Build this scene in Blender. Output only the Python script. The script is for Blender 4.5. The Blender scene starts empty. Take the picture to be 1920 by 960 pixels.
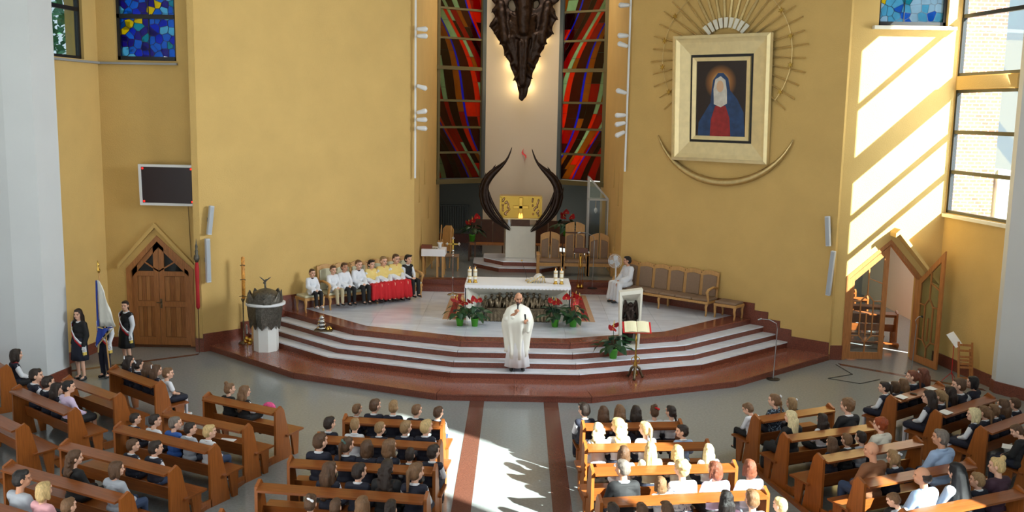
import bpy, math, random
from mathutils import Vector, Matrix
from mathutils.geometry import tessellate_polygon
random.seed(7)
sc = bpy.context.scene
COL = sc.collection
PI = math.pi

# ---------------------------------------------------------------- camera (choir loft, 6 m above the floor)
cam_d = bpy.data.cameras.new('camera'); cam = bpy.data.objects.new('camera', cam_d); COL.objects.link(cam)
cx_ = Vector((0.9998123, 0.0076382, 0.0178044)); cy_ = Vector((-0.0187330, 0.1467619, 0.9889945)); cz_ = Vector((0.0049411, -0.9891424, 0.1468774))
cam.matrix_world = Matrix(((cx_[0], cy_[0], cz_[0], 0), (cx_[1], cy_[1], cz_[1], 0), (cx_[2], cy_[2], cz_[2], 6.0), (0, 0, 0, 1)))
cam_d.sensor_width = 36; cam_d.lens = 36 * 1813 / 1920; cam_d.clip_end = 300
sc.camera = cam

# ---------------------------------------------------------------- sky, sun, added fill lamps, exposure
w = bpy.data.worlds.new('world'); sc.world = w; w.use_nodes = True
bg = w.node_tree.nodes['Background']; bg.inputs[0].default_value = (0.80, 0.90, 1.0, 1); bg.inputs[1].default_value = 1.0
SUN_DIR = Vector((-1.0, 0.86, -0.80)).normalized()
sun_d = bpy.data.lights.new('sun', 'SUN'); sun_d.energy = 44; sun_d.angle = 0.009; sun_d.color = (1.0, 0.95, 0.88)
sun = bpy.data.objects.new('sun', sun_d); COL.objects.link(sun); sun.location = (30, -20, 30)
sun.rotation_euler = (-SUN_DIR).to_track_quat('Z', 'Y').to_euler()
def area(name, loc, aim, sx, sy, e, col=(1, 1, 1)):
    d = bpy.data.lights.new(name, 'AREA'); d.shape = 'RECTANGLE'; d.size = sx; d.size_y = sy; d.energy = e; d.color = col
    o = bpy.data.objects.new(name, d); COL.objects.link(o); o.location = loc
    o.rotation_euler = (Vector(loc) - Vector(aim)).to_track_quat('Z', 'Y').to_euler()
    return o
area('nave_fill_right', (10.9, 17.6, 7.4), (-8, 20.5, 4.6), 3.5, 5, 500, (0.88, 0.96, 1.0)).data.spread = math.radians(92)  # added lamp standing in for right window daylight, aimed at the left wall
area('recess_window_fill', (11.35, 21.45, 5.8), (9.0, 23.7, 4.2), .9, 5.5, 280, (0.96, 0.98, 1.0))  # added lamp outside the glass, behind the pier, brightens the recess wall
area('apse_fill', (0.1, 31.2, 11.6), (0.1, 32.6, 4), 3.5, 2.5, 170, (1.0, 0.86, 0.68))  # unseen warm lamp added high up to brighten the cream panel
area('nave_fill_left', (-10.6, 6, 8.6), (4, 18, 1), 10, 4.5, 40, (0.86, 0.93, 1.0))  # added fill lamp; the left nave wall has no window
area('overhead_fill', (0, 17, 12.0), (0, 20, 0), 7, 7, 190, (0.96, 0.98, 1.0))  # added overhead fill for the floors; the ceiling has no lantern
area('side_chapel_fill', (10.6, 28.0, 4.4), (9.6, 27.5, 0.5), 2.0, 2.5, 110, (1.0, 0.95, 0.88))  # added lamp under the chapel ceiling, lifts its dark interior
sc.view_settings.view_transform = 'Standard'; sc.view_settings.look = 'None'
sc.view_settings.exposure = 0.0; sc.view_settings.gamma = 1.0; sc.view_settings.use_curve_mapping = False
sc.cycles.max_bounces = 6; sc.cycles.diffuse_bounces = 3; sc.cycles.glossy_bounces = 3; sc.cycles.transparent_max_bounces = 8
sc.cycles.caustics_reflective = False; sc.cycles.caustics_refractive = False; sc.cycles.sample_clamp_indirect = 4
sc.cycles.use_denoising = True

# ---------------------------------------------------------------- materials
def S(r, g, b):
    f = lambda c: (c / 255 / 12.92) if c / 255 <= .04045 else ((c / 255 + .055) / 1.055) ** 2.4
    return (f(r), f(g), f(b), 1)
MATS = {}
def M(name, col=(128, 128, 128), rough=.6, metal=0, var=0, scale=8, bump=0, bscale=60, stretch=None, spec=None, trans=0, emit=None, estr=0, sheen=0, coat=0):
    if name in MATS: return MATS[name]
    m = bpy.data.materials.new(name); m.use_nodes = True; nt = m.node_tree; N = nt.nodes; L = nt.links
    b = N['Principled BSDF']; c = S(*col)
    b.inputs['Base Color'].default_value = c; b.inputs['Roughness'].default_value = rough; b.inputs['Metallic'].default_value = metal
    if spec is not None: b.inputs['Specular IOR Level'].default_value = spec
    if trans: b.inputs['Transmission Weight'].default_value = trans
    if coat: b.inputs['Coat Weight'].default_value = coat; b.inputs['Coat Roughness'].default_value = .1
    if emit: b.inputs['Emission Color'].default_value = S(*emit); b.inputs['Emission Strength'].default_value = estr
    if var or bump:
        tc = N.new('ShaderNodeTexCoord'); mp = N.new('ShaderNodeMapping'); L.new(tc.outputs['Object'], mp.inputs[0])
        if stretch: mp.inputs['Scale'].default_value = stretch
    if var:
        n = N.new('ShaderNodeTexNoise'); n.inputs['Scale'].default_value = scale; n.inputs['Detail'].default_value = 5; L.new(mp.outputs[0], n.inputs[0])
        r = N.new('ShaderNodeValToRGB'); r.color_ramp.elements[0].position = .3; r.color_ramp.elements[1].position = .72
        r.color_ramp.elements[0].color = tuple(max(0, x * (1 - var)) for x in c[:3]) + (1,)
        r.color_ramp.elements[1].color = tuple(min(1, x * (1 + var)) for x in c[:3]) + (1,)
        L.new(n.outputs[0], r.inputs[0]); L.new(r.outputs[0], b.inputs['Base Color'])
    if bump:
        n = N.new('ShaderNodeTexNoise'); n.inputs['Scale'].default_value = bscale; n.inputs['Detail'].default_value = 3; L.new(mp.outputs[0], n.inputs[0])
        bp = N.new('ShaderNodeBump'); bp.inputs['Strength'].default_value = bump; bp.inputs['Distance'].default_value = .02
        L.new(n.outputs[0], bp.inputs['Height']); L.new(bp.outputs[0], b.inputs['Normal'])
    MATS[name] = m; return m
wall_y = M('yellow_plaster', (210, 174, 106), .85, var=.05, scale=1.3, bump=.35, bscale=45)
wall_w = M('grey_white_plaster', (205, 207, 208), .8, var=.03, scale=.8)
wall_g = M('apse_grey_plaster', (120, 124, 122), .85)
panel_w = M('apse_cream_panel', (222, 208, 188), .8, var=.02, scale=1)
granite = M('red_granite', (134, 78, 60), .16, var=.30, scale=34)
granite_r = M('red_granite_riser', (118, 62, 46), .3, var=.38, scale=40)
marble = M('white_marble', (226, 231, 240), .3, var=.10, scale=3, stretch=(1, 2.2, 1))
marble_p = M('platform_marble', (226, 232, 246), .12, var=.12, scale=1.7, stretch=(1, 2.6, 1))
terrazzo = M('grey_terrazzo', (133, 138, 138), .16, var=.10, scale=22)
stripe_m = M('brown_granite_stripe', (98, 62, 50), .16, var=.18, scale=40)
pew_m = M('pew_wood', (136, 75, 32), .28, var=.22, scale=5, stretch=(.6, 9, 9))
pew_e = M('pew_end_wood', (150, 84, 32), .38, var=.20, scale=5, stretch=(9, 9, .7))
oak = M('light_oak', (196, 148, 88), .42, var=.12, scale=6, stretch=(6, 6, 1))
door_q = M('door_panel_light', (176, 118, 66), .5, var=.2, scale=6, stretch=(9, 9, .6))
door_m = M('door_wood', (172, 112, 62), .45, var=.22, scale=5, stretch=(9, 9, .8))
door_p = M('door_panel_wood', (156, 98, 50), .5, var=.28, scale=6, stretch=(9, 9, .6))
dark_wood = M('dark_wood', (86, 52, 30), .5, var=.2, scale=6)
uphol = M('beige_upholstery', (186, 170, 138), .85, var=.05, scale=20)
uphol_b = M('brown_upholstery', (142, 116, 94), .85, var=.05, scale=20)
gold = M('gold_leaf', (222, 196, 138), .34, .6, var=.10, scale=9)
brass = M('brass', (205, 165, 80), .22, 1)
bronze = M('dark_bronze', (50, 38, 33), .38, .75, var=.3, scale=14, bump=.5, bscale=22)
bronze2 = M('worn_bronze', (112, 98, 78), .36, .8, var=.4, scale=16, bump=.6, bscale=30)
pewter = M('grey_bronze', (98, 94, 86), .4, .7, var=.4, scale=18, bump=.7, bscale=35)
silver = M('silver', (205, 205, 205), .2, 1)
steel = M('brushed_steel', (160, 162, 165), .35, .9)
white_p = M('white_paint', (225, 226, 228), .45)
white_c = M('white_cloth', (244, 244, 248), .8, bump=.15, bscale=14)
cream_s = M('cream_stone', (226, 222, 208), .5, var=.03, scale=6)
black_f = M('black_frame', (22, 22, 26), .4)
red_m = M('red_glass', (190, 20, 18), .2, emit=(200, 20, 15), estr=.3)
candle = M('candle_wax', (238, 232, 214), .5)
leaf_m = M('dark_green_leaf', (30, 68, 38), .32, var=.2, scale=9)
red_fl = M('red_spathe', (214, 44, 48), .3)
yellow_s = M('yellow_spadix', (220, 190, 90), .5)
pot_m = M('green_pot', (84, 168, 44), .4)
olive = M('olive_metal', (104, 94, 62), .5, .2)
slate = M('slate_frame', (78, 88, 94), .5)
paper = M('white_paper', (238, 238, 236), .8)
red_cloth = M('red_cloth', (176, 28, 34), .75, bump=.2, bscale=12)
glass = M('clear_glass', (235, 240, 240), .05, spec=.5)
def glassy(name, col, dens):
    m = bpy.data.materials.new(name); m.use_nodes = True; N = m.node_tree.nodes; L = m.node_tree.links; N.clear()
    o = N.new('ShaderNodeOutputMaterial'); t = N.new('ShaderNodeBsdfTransparent'); g = N.new('ShaderNodeBsdfGlossy'); x = N.new('ShaderNodeMixShader')
    t.inputs[0].default_value = S(*col); g.inputs['Roughness'].default_value = .03; x.inputs[0].default_value = dens
    L.new(t.outputs[0], x.inputs[1]); L.new(g.outputs[0], x.inputs[2]); L.new(x.outputs[0], o.inputs[0]); MATS[name] = m; return m
pane_m = glassy('window_glass', (238, 246, 246), .07)
def stained(name, col, clear=.3):
    m = bpy.data.materials.new(name); m.use_nodes = True; N = m.node_tree.nodes; L = m.node_tree.links; N.clear()
    o = N.new('ShaderNodeOutputMaterial'); t = N.new('ShaderNodeBsdfTranslucent'); g = N.new('ShaderNodeBsdfGlossy'); x = N.new('ShaderNodeMixShader')
    d = N.new('ShaderNodeBsdfTransparent'); y = N.new('ShaderNodeMixShader'); y.inputs[0].default_value = clear
    tc = N.new('ShaderNodeTexCoord'); n = N.new('ShaderNodeTexNoise'); n.inputs['Scale'].default_value = 5; r = N.new('ShaderNodeValToRGB')
    c = S(*col); r.color_ramp.elements[0].color = tuple(v * .7 for v in c[:3]) + (1,); r.color_ramp.elements[1].color = c
    L.new(tc.outputs['Object'], n.inputs[0]); L.new(n.outputs[0], r.inputs[0]); L.new(r.outputs[0], t.inputs[0]); L.new(r.outputs[0], d.inputs[0])
    g.inputs['Roughness'].default_value = .08; x.inputs[0].default_value = .04
    L.new(t.outputs[0], y.inputs[1]); L.new(d.outputs[0], y.inputs[2])
    L.new(y.outputs[0], x.inputs[1]); L.new(g.outputs[0], x.inputs[2]); L.new(x.outputs[0], o.inputs[0]); MATS[name] = m; return m

# ---------------------------------------------------------------- mesh builder
class MB:
    def __init__(s): s.v = []; s.f = []; s.T = None
    def add(s, vs, fs):
        o = len(s.v)
        s.v += [tuple(s.T @ Vector(p)) for p in vs] if s.T else [tuple(p) for p in vs]
        s.f += [tuple(i + o for i in f) for f in fs]; return s
    def box(s, x0, y0, z0, x1, y1, z1):
        return s.add([(x0, y0, z0), (x1, y0, z0), (x1, y1, z0), (x0, y1, z0), (x0, y0, z1), (x1, y0, z1), (x1, y1, z1), (x0, y1, z1)],
                     [(0, 3, 2, 1), (4, 5, 6, 7), (0, 1, 5, 4), (1, 2, 6, 5), (2, 3, 7, 6), (3, 0, 4, 7)])
    def prism(s, poly, a0, a1, ax='z'):
        n = len(poly); pt = {'z': lambda p, a: (p[0], p[1], a), 'y': lambda p, a: (p[0], a, p[1]), 'x': lambda p, a: (a, p[0], p[1])}[ax]
        ar = sum(poly[i][0] * poly[(i + 1) % n][1] - poly[(i + 1) % n][0] * poly[i][1] for i in range(n))
        if (ar < 0) != (ax == 'y'): poly = poly[::-1]
        if a0 > a1: a0, a1 = a1, a0
        vs = [pt(p, a0) for p in poly] + [pt(p, a1) for p in poly]
        return s.add(vs, [tuple(range(n - 1, -1, -1)), tuple(range(n, 2 * n))] + [(i, (i + 1) % n, (i + 1) % n + n, i + n) for i in range(n)])
    def rings(s, R, cap=True):
        n = len(R[0]); vs = [p for r in R for p in r]; fs = []
        for i in range(len(R) - 1):
            for j in range(n):
                k = (j + 1) % n; fs.append((i * n + j, i * n + k, (i + 1) * n + k, (i + 1) * n + j))
        if cap: fs += [tuple(range(n - 1, -1, -1)), tuple((len(R) - 1) * n + j for j in range(n))]
        return s.add(vs, fs)
    def lathe(s, prof, n=16, c=(0, 0), fold=0, nf=8, sx=1, sy=1):
        return s.rings([[(c[0] + sx * r * (1 + fold * math.sin(nf * 2 * PI * j / n)) * math.cos(2 * PI * j / n), c[1] + sy * r * (1 + fold * math.sin(nf * 2 * PI * j / n)) * math.sin(2 * PI * j / n), z) for j in range(n)] for r, z in prof])
    def tube(s, pts, r, n=8):
        pts = [Vector(p) for p in pts]; rs = r if isinstance(r, (list, tuple)) else [r] * len(pts); R = []; u = None
        for i, p in enumerate(pts):
            d = (pts[min(i + 1, len(pts) - 1)] - pts[max(i - 1, 0)]).normalized()
            if u is None: u = d.orthogonal().normalized()
            else: u = (u - d * u.dot(d)); u = u.normalized() if u.length > 1e-6 else d.orthogonal().normalized()
            v = d.cross(u)
            R.append([p + (u * math.cos(2 * PI * j / n) + v * math.sin(2 * PI * j / n)) * rs[i] for j in range(n)])
        return s.rings(R)
    def ell(s, c, r, n=12, m=8, rot=None):
        R = []
        for i in range(m + 1):
            a = -PI / 2 + PI * (i + .02) / (m + .04); R.append([Vector((r[0] * math.cos(a) * math.cos(2 * PI * j / n), r[1] * math.cos(a) * math.sin(2 * PI * j / n), r[2] * math.sin(a))) for j in range(n)])
        if rot: R = [[rot @ p for p in q] for q in R]
        return s.rings([[p + Vector(c) for p in q] for q in R])
    def cap(s, a, b, ra, rb, n=10):   # tapered capsule
        a = Vector(a); b = Vector(b); d = (b - a).normalized() if (b - a).length > 1e-6 else Vector((0, 0, 1)); u = d.orthogonal().normalized(); v = d.cross(u); R = []
        for c, r, k in [(a, ra, -1), (b, rb, 1)]:
            seq = [(-.95, .3), (-.7, .71), (-.35, .94), (0, 1)] if k < 0 else [(0, 1), (.35, .94), (.7, .71), (.95, .3)]
            for h, q in seq: R.append([c + d * r * h + (u * math.cos(2 * PI * j / n) + v * math.sin(2 * PI * j / n)) * r * q for j in range(n)])
        return s.rings(R)
    def sphere(s, c, r, n=12, m=8): return s.ell(c, (r, r, r), n, m)
    def mesh(s, name):
        me = bpy.data.meshes.new(name); me.from_pydata(s.v, [], s.f); me.update(); return me
    def build(s, name, mat, parent=None, smooth=False, kind=None):
        return obj(name, s.mesh(name), mat, parent, smooth, kind)
def obj(name, me, mat=None, parent=None, smooth=False, kind=None, link='DATA'):
    o = bpy.data.objects.new(name, me); COL.objects.link(o)
    if mat is not None and link == 'DATA' and not me.materials: me.materials.append(mat)
    if mat is not None and link == 'OBJECT':
        if not me.materials: me.materials.append(mat)
        o.material_slots[0].link = 'OBJECT'; o.material_slots[0].material = mat
    if smooth:
        me.polygons.foreach_set('use_smooth', [True] * len(me.polygons))
    if parent: o.parent = parent
    if kind: o['kind'] = kind
    return o
def bevel(o, w=.006, seg=1):
    m = o.modifiers.new('bevel', 'BEVEL'); m.width = w; m.segments = seg; m.limit_method = 'ANGLE'; return o
def thing(name, label, cat, loc=(0, 0, 0), rz=0, group=None, sc_=1):
    o = bpy.data.objects.new(name, None); COL.objects.link(o); o.location = loc; o.rotation_euler = (0, 0, rz); o.scale = (sc_,) * 3
    o.empty_display_size = .1
    return tag(o, label, cat, group)
def tag(o, label, cat, group=None):
    o['label'] = label; o['category'] = cat
    if group: o['group'] = group
    return o
def struct(o): o['kind'] = 'structure'; return o
def remesh(mb, voxel, smooth=2, ratio=1.0, name='organic', fn=None):
    me = mb.mesh(name) if isinstance(mb, MB) else mb
    o = bpy.data.objects.new(name, me); COL.objects.link(o)
    m = o.modifiers.new('r', 'REMESH'); m.mode = 'VOXEL'; m.voxel_size = voxel
    if smooth: q = o.modifiers.new('s', 'SMOOTH'); q.iterations = smooth; q.factor = .5
    if ratio < 1: d = o.modifiers.new('d', 'DECIMATE'); d.ratio = ratio
    dg = bpy.context.evaluated_depsgraph_get(); out = bpy.data.meshes.new_from_object(o.evaluated_get(dg)); out.name = name
    bpy.data.objects.remove(o); out.materials.clear()
    if fn:
        for v in out.vertices: v.co = fn(v.co.copy(), v.normal)
    out.polygons.foreach_set('use_smooth', [True] * len(out.polygons)); out.update()
    return out
def dup_tree(o, parent=None, mats=None):
    c = o.copy(); COL.objects.link(c); c.parent = parent
    for ch in list(o.children): dup_tree(ch, c)
    return c
def strip(poly, th):   # polyline -> thin closed band polygon (2D)
    L_ = []; R_ = []
    for i, p in enumerate(poly):
        a = Vector(poly[max(i - 1, 0)]); b = Vector(poly[min(i + 1, len(poly) - 1)]); d = (b - a).normalized(); n = Vector((-d.y, d.x)); t = th[i] if isinstance(th, list) else th
        L_.append(tuple(Vector(p) + n * t / 2)); R_.append(tuple(Vector(p) - n * t / 2))
    return L_ + R_[::-1]
class Fr:   # a frame along a wall from a to b: u along, out = into the room
    def __init__(s, a, b, side=1):
        s.a = Vector((a[0], a[1], 0)); s.L = math.dist(a, b); s.u = (Vector((b[0], b[1], 0)) - s.a) / s.L; s.n = Vector((s.u.y, -s.u.x, 0)) * side
        s.M = Matrix(((s.u.x, s.n.x, 0, a[0]), (s.u.y, s.n.y, 0, a[1]), (0, 0, 1, 0), (0, 0, 0, 1)))
        s.rz = math.atan2(s.u.y, s.u.x)
    def p(s, u, o, z): return s.a + s.u * u + s.n * o + Vector((0, 0, z))
    def uof(s, x, y): return (Vector((x, y, 0)) - s.a).dot(s.u)
def wall(name, fr, outer, holes, th, mat, parent=None):   # slab in frame fr, thickness away from the room
    loops = [outer] + holes; mb = MB(); mb.T = fr.M
    tris = tessellate_polygon([[Vector((p[0], p[1], 0)) for p in l] for l in loops]); pts = [p for l in loops for p in l]; n = len(pts)
    vs = [(p[0], 0, p[1]) for p in pts] + [(p[0], -th, p[1]) for p in pts]
    fs = [tuple(t) for t in tris] + [tuple(i + n for i in t[::-1]) for t in tris]; o = 0
    for l in loops:
        k = len(l); fs += [(o + i, o + (i + 1) % k, o + (i + 1) % k + n, o + i + n) for i in range(k)]; o += k
    mb.add(vs, fs); ob = mb.build(name, mat, parent)
    if not parent: struct(ob)
    return ob
R4 = lambda u0, z0, u1, z1: [(u0, z0), (u1, z0), (u1, z1), (u0, z1)]
def word(n): return ['first', 'second', 'third', 'fourth', 'fifth', 'sixth', 'seventh', 'eighth', 'ninth'][n]

# ================================================================ STRUCTURE
TOP = 12.4
struct(MB().box(-16, -6, -.3, 22, 40, 0).build('floor', terrazzo))
# sanctuary platform: red granite plinth, three marble treads, platform
WL = Fr((-7.72, 23.3), (-2.97, 27.65)); WR = Fr((3.0, 27.65), (7.85, 23.65))
AP = 27.65
def wx(y): return 7.85 - (y - 23.65) * (4.85 / 4.0)          # x of the right diagonal wall at y
def step_poly(pts):                                            # right half points -> full outline closed at the back
    return [(-x, y) for x, y in pts[::-1]] + pts
levels = [('plinth', [(1.62, 19.62), (4.95, 21.05), (7.86, 23.66)], 0, .15, 'granite'),
          ('step', [(1.43, 20.84), (4.35, 21.95), (6.98, 24.33)], .15, .30, 'marble'),
          ('step', [(1.37, 21.18), (4.20, 22.25), (6.72, 24.55)], .30, .45, 'marble'),
          ('step', [(1.31, 21.50), (4.03, 22.53), (6.46, 24.77)], .45, .60, 'marble'),
          ('platform', [(1.27, 21.88), (3.90, 22.85), (6.18, 25.0)], .60, .75, 'granite')]
sanct = thing('sanctuary_steps', 'red granite and white marble stepped platform spanning the sanctuary below the altar', 'steps', (0, 22, 0))
sanct.location = (0, 0, 0)
depths = [1.3, .36, .36, .4, .32]
for li, (nm, half, z0, z1, mt) in enumerate(levels):
    pl = step_poly(half); nxt = step_poly(levels[li + 1][1]) if li < 4 else None
    # solid core
    MB().prism(pl + [(4.2, AP - .2), (-4.2, AP - .2)] if li else pl + [(6.5, 25.2), (-6.5, 25.2)], z0, z1 - .02).build('core', granite_r, sanct)
    tb = [tuple(p) for p in pl]
    for i in range(len(pl) - 1):
        a, b = Vector(pl[i]), Vector(pl[i + 1]); L_ = (b - a).length; u = (b - a) / L_; n = Vector((u.y, -u.x))
        k = max(1, round(L_ / (1.45 if L_ > 2 else 1.6)))
        for j in range(k):                                      # riser slabs, joint by joint
            p, q = a + u * (L_ * j / k + .003), a + u * (L_ * (j + 1) / k - .003)
            MB().prism([tuple(p), tuple(q), tuple(q + n * .016), tuple(p + n * .016)], z0, z1 - .03).build('riser_slab', granite_r, sanct)
        if li < 4:                                              # tread slabs
            c, d = Vector(nxt[i]), Vector(nxt[i + 1])
            for j in range(k):
                t0, t1 = j / k, (j + 1) / k
                p0, p1 = a.lerp(b, t0), a.lerp(b, t1); q0, q1 = c.lerp(d, t0), c.lerp(d, t1)
                g = u * .002
                MB().prism([tuple(p0 + g + n * .03), tuple(p1 - g + n * .03), tuple(q1 - g - n * .05), tuple(q0 + g - n * .05)], z1 - .03, z1).build('tread_slab', granite if mt == 'granite' else marble, sanct)
        else:                                                   # granite edge band of the platform
            s0 = -n * .42
            for j in range(k):
                t0, t1 = j / k, (j + 1) / k; p0, p1 = a.lerp(b, t0), a.lerp(b, t1)
                inn = [(-x * .945, y + .40) for x, y in half[::-1]] + [(x * .945, y + .40) for x, y in half]
                q0 = Vector(inn[i]).lerp(Vector(inn[i + 1]), t0); q1 = Vector(inn[i]).lerp(Vector(inn[i + 1]), t1)
                MB().prism([tuple(p0 + n * .03 + u * .002), tuple(p1 + n * .03 - u * .002), tuple(q1), tuple(q0)], z1 - .03, z1).build('edge_slab', granite, sanct)
inn = [(-x * .945, y + .40) for x, y in levels[4][1][::-1]] + [(x * .945, y + .40) for x, y in levels[4][1]]
# marble slabs of the platform floor
def clip(poly, a, b, c):      # keep a*x+b*y<=c
    out = []
    for i in range(len(poly)):
        p, q = poly[i], poly[(i + 1) % len(poly)]; dp, dq = a * p[0] + b * p[1] - c, a * q[0] + b * q[1] - c
        if dp <= 0: out.append(p)
        if dp * dq < 0: t = dp / (dp - dq); out.append((p[0] + (q[0] - p[0]) * t, p[1] + (q[1] - p[1]) * t))
    return out
full = inn + [(3.3, AP + .35), (-3.3, AP + .35)]
y0 = 22.2
for r in range(6):
    for c in range(10):
        x0 = -6.0 + c * 1.2; yy = y0 + r * 1.0
        p = full
        for a, b, cc in [(-1, 0, -x0 - .002), (1, 0, x0 + 1.198), (0, -1, -yy - .002), (0, 1, yy + .998)]: p = clip(p, a, b, cc)
        if len(p) > 2: MB().prism(p, .72, .75).build('marble_slab', marble_p, sanct)
# apse steps and floor
for k, (y, z) in enumerate([(27.98, .90), (28.34, 1.05)]):
    MB().box(-2.95, y, z - .15, 2.97, 33.3, z - .02).build('core', granite_r, sanct)
    for j in range(4):
        MB().box(-2.98 + 1.495 * j + .003, y - .02, z - .15, -2.98 + 1.495 * (j + 1) - .003, y + .4, z).build('tread_slab', granite_r, sanct)
fl = terrazzo
struct(MB().box(-4.2, 28.7, 1.03, 4.2, 38, 1.052).build('floor_apse', terrazzo))
# floor stripes
for x in (-.925, .62):
    struct(MB().box(x, -4, .001, x + .30, 19.62, .004).build('trim_1' if x < 0 else 'trim_2', stripe_m))
struct(MB().prism([(-7.75, 22.95), (-7.75, 23.1), (-10.3, 21.25), (-10.3, 21.05)], .001, .004).build('trim_3', stripe_m))
struct(MB().prism([(8.0, 23.35), (8.0, 23.15), (10.6, 21.1), (10.6, 21.3)], .001, .004).build('trim_4', stripe_m))

# diagonal walls
wall('wall_left', WL, R4(0, 0, WL.L, TOP), [], .35, wall_y)
wall('wall_right', WR, R4(0, 0, WR.L, TOP), [], .35, wall_y)
# apse reveals with little triangular niches
def niches(fr, u0):
    hs = []
    for u, z, h in [(u0, 3.3, 1.15), (u0 + 1.1, 3.75, .85), (u0 + .45, 1.9, .95), (u0 + 2.0, 2.6, .8)]:
        hs.append([(u - .16, z), (u + .16, z), (u, z + h)])
    return hs
RL = Fr((-2.97, 27.65), (-2.72, 33.4)); RR = Fr((2.85, 33.4), (3.0, 27.65))
wall('wall_apse_left', RL, R4(0, .6, RL.L, TOP), niches(RL, 1.0), .12, wall_y)
wall('wall_apse_right', RR, R4(0, .6, RR.L, TOP), [[(RR.L - p[0], p[1]) for p in h] for h in niches(RL, 1.0)], .12, wall_y)
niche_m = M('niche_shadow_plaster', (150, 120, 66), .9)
for fr, sgn in ((RL, 1), (RR, -1)):
    mb = MB(); mb.T = fr.M; mb.box(0, -.16, .6, fr.L, -.12, TOP); struct(mb.build('wall_apse_backing_left' if sgn > 0 else 'wall_apse_backing_right', niche_m))
# apse back wall (lower dark room) and side returns
struct(MB().box(-4.4, 36.6, 1.0, 4.4, 36.9, 3.75).build('wall_apse_back', wall_g))
struct(MB().box(-4.4, 33.4, 1.0, -4.2, 36.7, 3.75).build('wall_apse_return_left', wall_g))
struct(MB().box(4.2, 33.4, 1.0, 4.4, 36.7, 3.75).build('wall_apse_return_right', wall_g))
struct(MB().box(-4.4, 33.9, 3.66, 4.4, 36.9, 3.80).build('ceiling_apse', wall_g))
struct(MB().box(-4.2, 36.5, 1.05, 4.2, 36.6, 1.4).build('baseboard_apse', granite_r))
struct(MB().box(-4.4, 35.6, 3.8, 4.4, 35.8, 5.9).build('wall_sky_blocker', wall_g))  # unseen wall added outside, cuts sky light behind the lower red panes
# tall cream panel
struct(MB().box(-1.22, 33.65, 1.05, 1.37, 33.85, 11.4).build('wall_apse_panel', panel_w))
# granite baseboards along the diagonal walls (stepping with the treads)
def base(nm, fr, u0, u1, z0, z1):
    mb = MB(); mb.T = fr.M; mb.box(u0, 0, 0, u1, .035, z1); return struct(mb.build(nm, granite_r))
for side, fr in ((0, WL), (1, WR)):
    nm = 'baseboard_left' if side == 0 else 'baseboard_right'; L_ = fr.L
    segs = [(0, 1.0, .15, .45), (1.0, 1.32, .3, .62), (1.32, 1.66, .45, .80), (1.66, 2.05, .6, .98), (2.05, L_ - .1, .75, 1.16)]
    for a, b, z0, z1 in segs:
        base(nm, fr, a if side == 0 else L_ - b, b if side == 0 else L_ - a, z0, z1)

# ---- left recess: door wall, side wall, windows
DL = Fr((-10.2, 23.7), (-7.86, 23.7))
door_poly = lambda fr, x0, x1, xa, ze, za: [(x0 - fr.a.x, -.05), (x1 - fr.a.x, -.05), (x1 - fr.a.x, ze), (xa - fr.a.x, za), (x0 - fr.a.x, ze)]
hL = door_poly(DL, -9.70, -8.06, -8.93, 1.98, 2.80)
winL = R4(.44, 7.08, 1.90, 9.9)
wall('wall_left_recess', DL, R4(0, -.1, DL.L, TOP), [hL, winL], .45, wall_y)
SL = Fr((-10.50, 21.4), (-10.2, 23.7))
hw = R4(-1.5 + 1.62, 7.06, 1.75, 9.9)
wall('wall_left_side', SL, R4(-1.6, 0, SL.L, TOP), [hw], .45, wall_y)
struct(MB().box(-10.2, 23.60, 6.98, -8.26, 23.72, 7.03).build('trim_sill_left', M('grey_sill', (150, 150, 150), .5)))
mb = MB(); mb.T = SL.M; mb.box(-.2, -.02, 6.98, SL.L, .10, 7.03); struct(mb.build('trim_sill_left_side', MATS['grey_sill']))
struct(MB().box(-7.87, 23.28, 0, -7.72, 23.7, TOP).build('wall_left_return', wall_y))
struct(MB().box(-7.9, 23.27, 0, -7.70, 23.62, .34).build('baseboard_left_return', granite_r))
struct(MB().box(-10.2, 23.64, 0, -9.76, 23.7, .24).build('baseboard_left_recess', granite_r))
struct(MB().box(-8.0, 23.64, 0, -7.87, 23.7, .30).build('baseboard_left_door', granite_r))
mb = MB(); mb.T = SL.M; mb.box(-1.0, 0, 0, SL.L, .04, .26); struct(mb.build('baseboard_left_side', granite_r))
# ---- right recess
DR = Fr((7.85, 23.75), (10.62, 23.75))
hR = door_poly(DR, 8.22, 10.06, 9.24, 2.10, 3.02)
winR = R4(8.55 - 7.85, 8.22, 10.20 - 7.85, 9.95)
wall('wall_right_recess', DR, R4(0, -.1, DR.L, TOP), [hR, winR], .45, wall_y)
SR = Fr((10.50, 23.75), (10.92, 21.0))
uR = lambda y: (23.75 - y) / (23.75 - 21.0) * SR.L
wall('wall_right_side', SR, R4(0, 0, SR.L - .16, TOP), [R4(.03, 3.76, 2.50, 6.72), R4(.03, 7.05, 2.50, 9.9)], .10, wall_y)
struct(MB().box(8.40, 23.58, 8.12, 10.36, 23.76, 8.20).build('trim_sill_right', cream_s))
mb = MB(); mb.T = SR.M; mb.box(.30, -.04, 6.74, 2.5, .16, 7.02); struct(mb.build('trim_ledge_right', wall_y))
mb = MB(); mb.T = SR.M; mb.box(.02, -.02, 3.66, 2.5, .09, 3.74); struct(mb.build('trim_sill_right_side', cream_s))
mb = MB(); mb.T = SR.M; mb.box(.02, 0, 0, SR.L - .2, .04, .28); struct(mb.build('baseboard_right_side', granite_r))
struct(MB().box(7.86, 23.70, 0, 8.20, 23.75, .36).build('baseboard_right_recess', granite_r))
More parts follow.
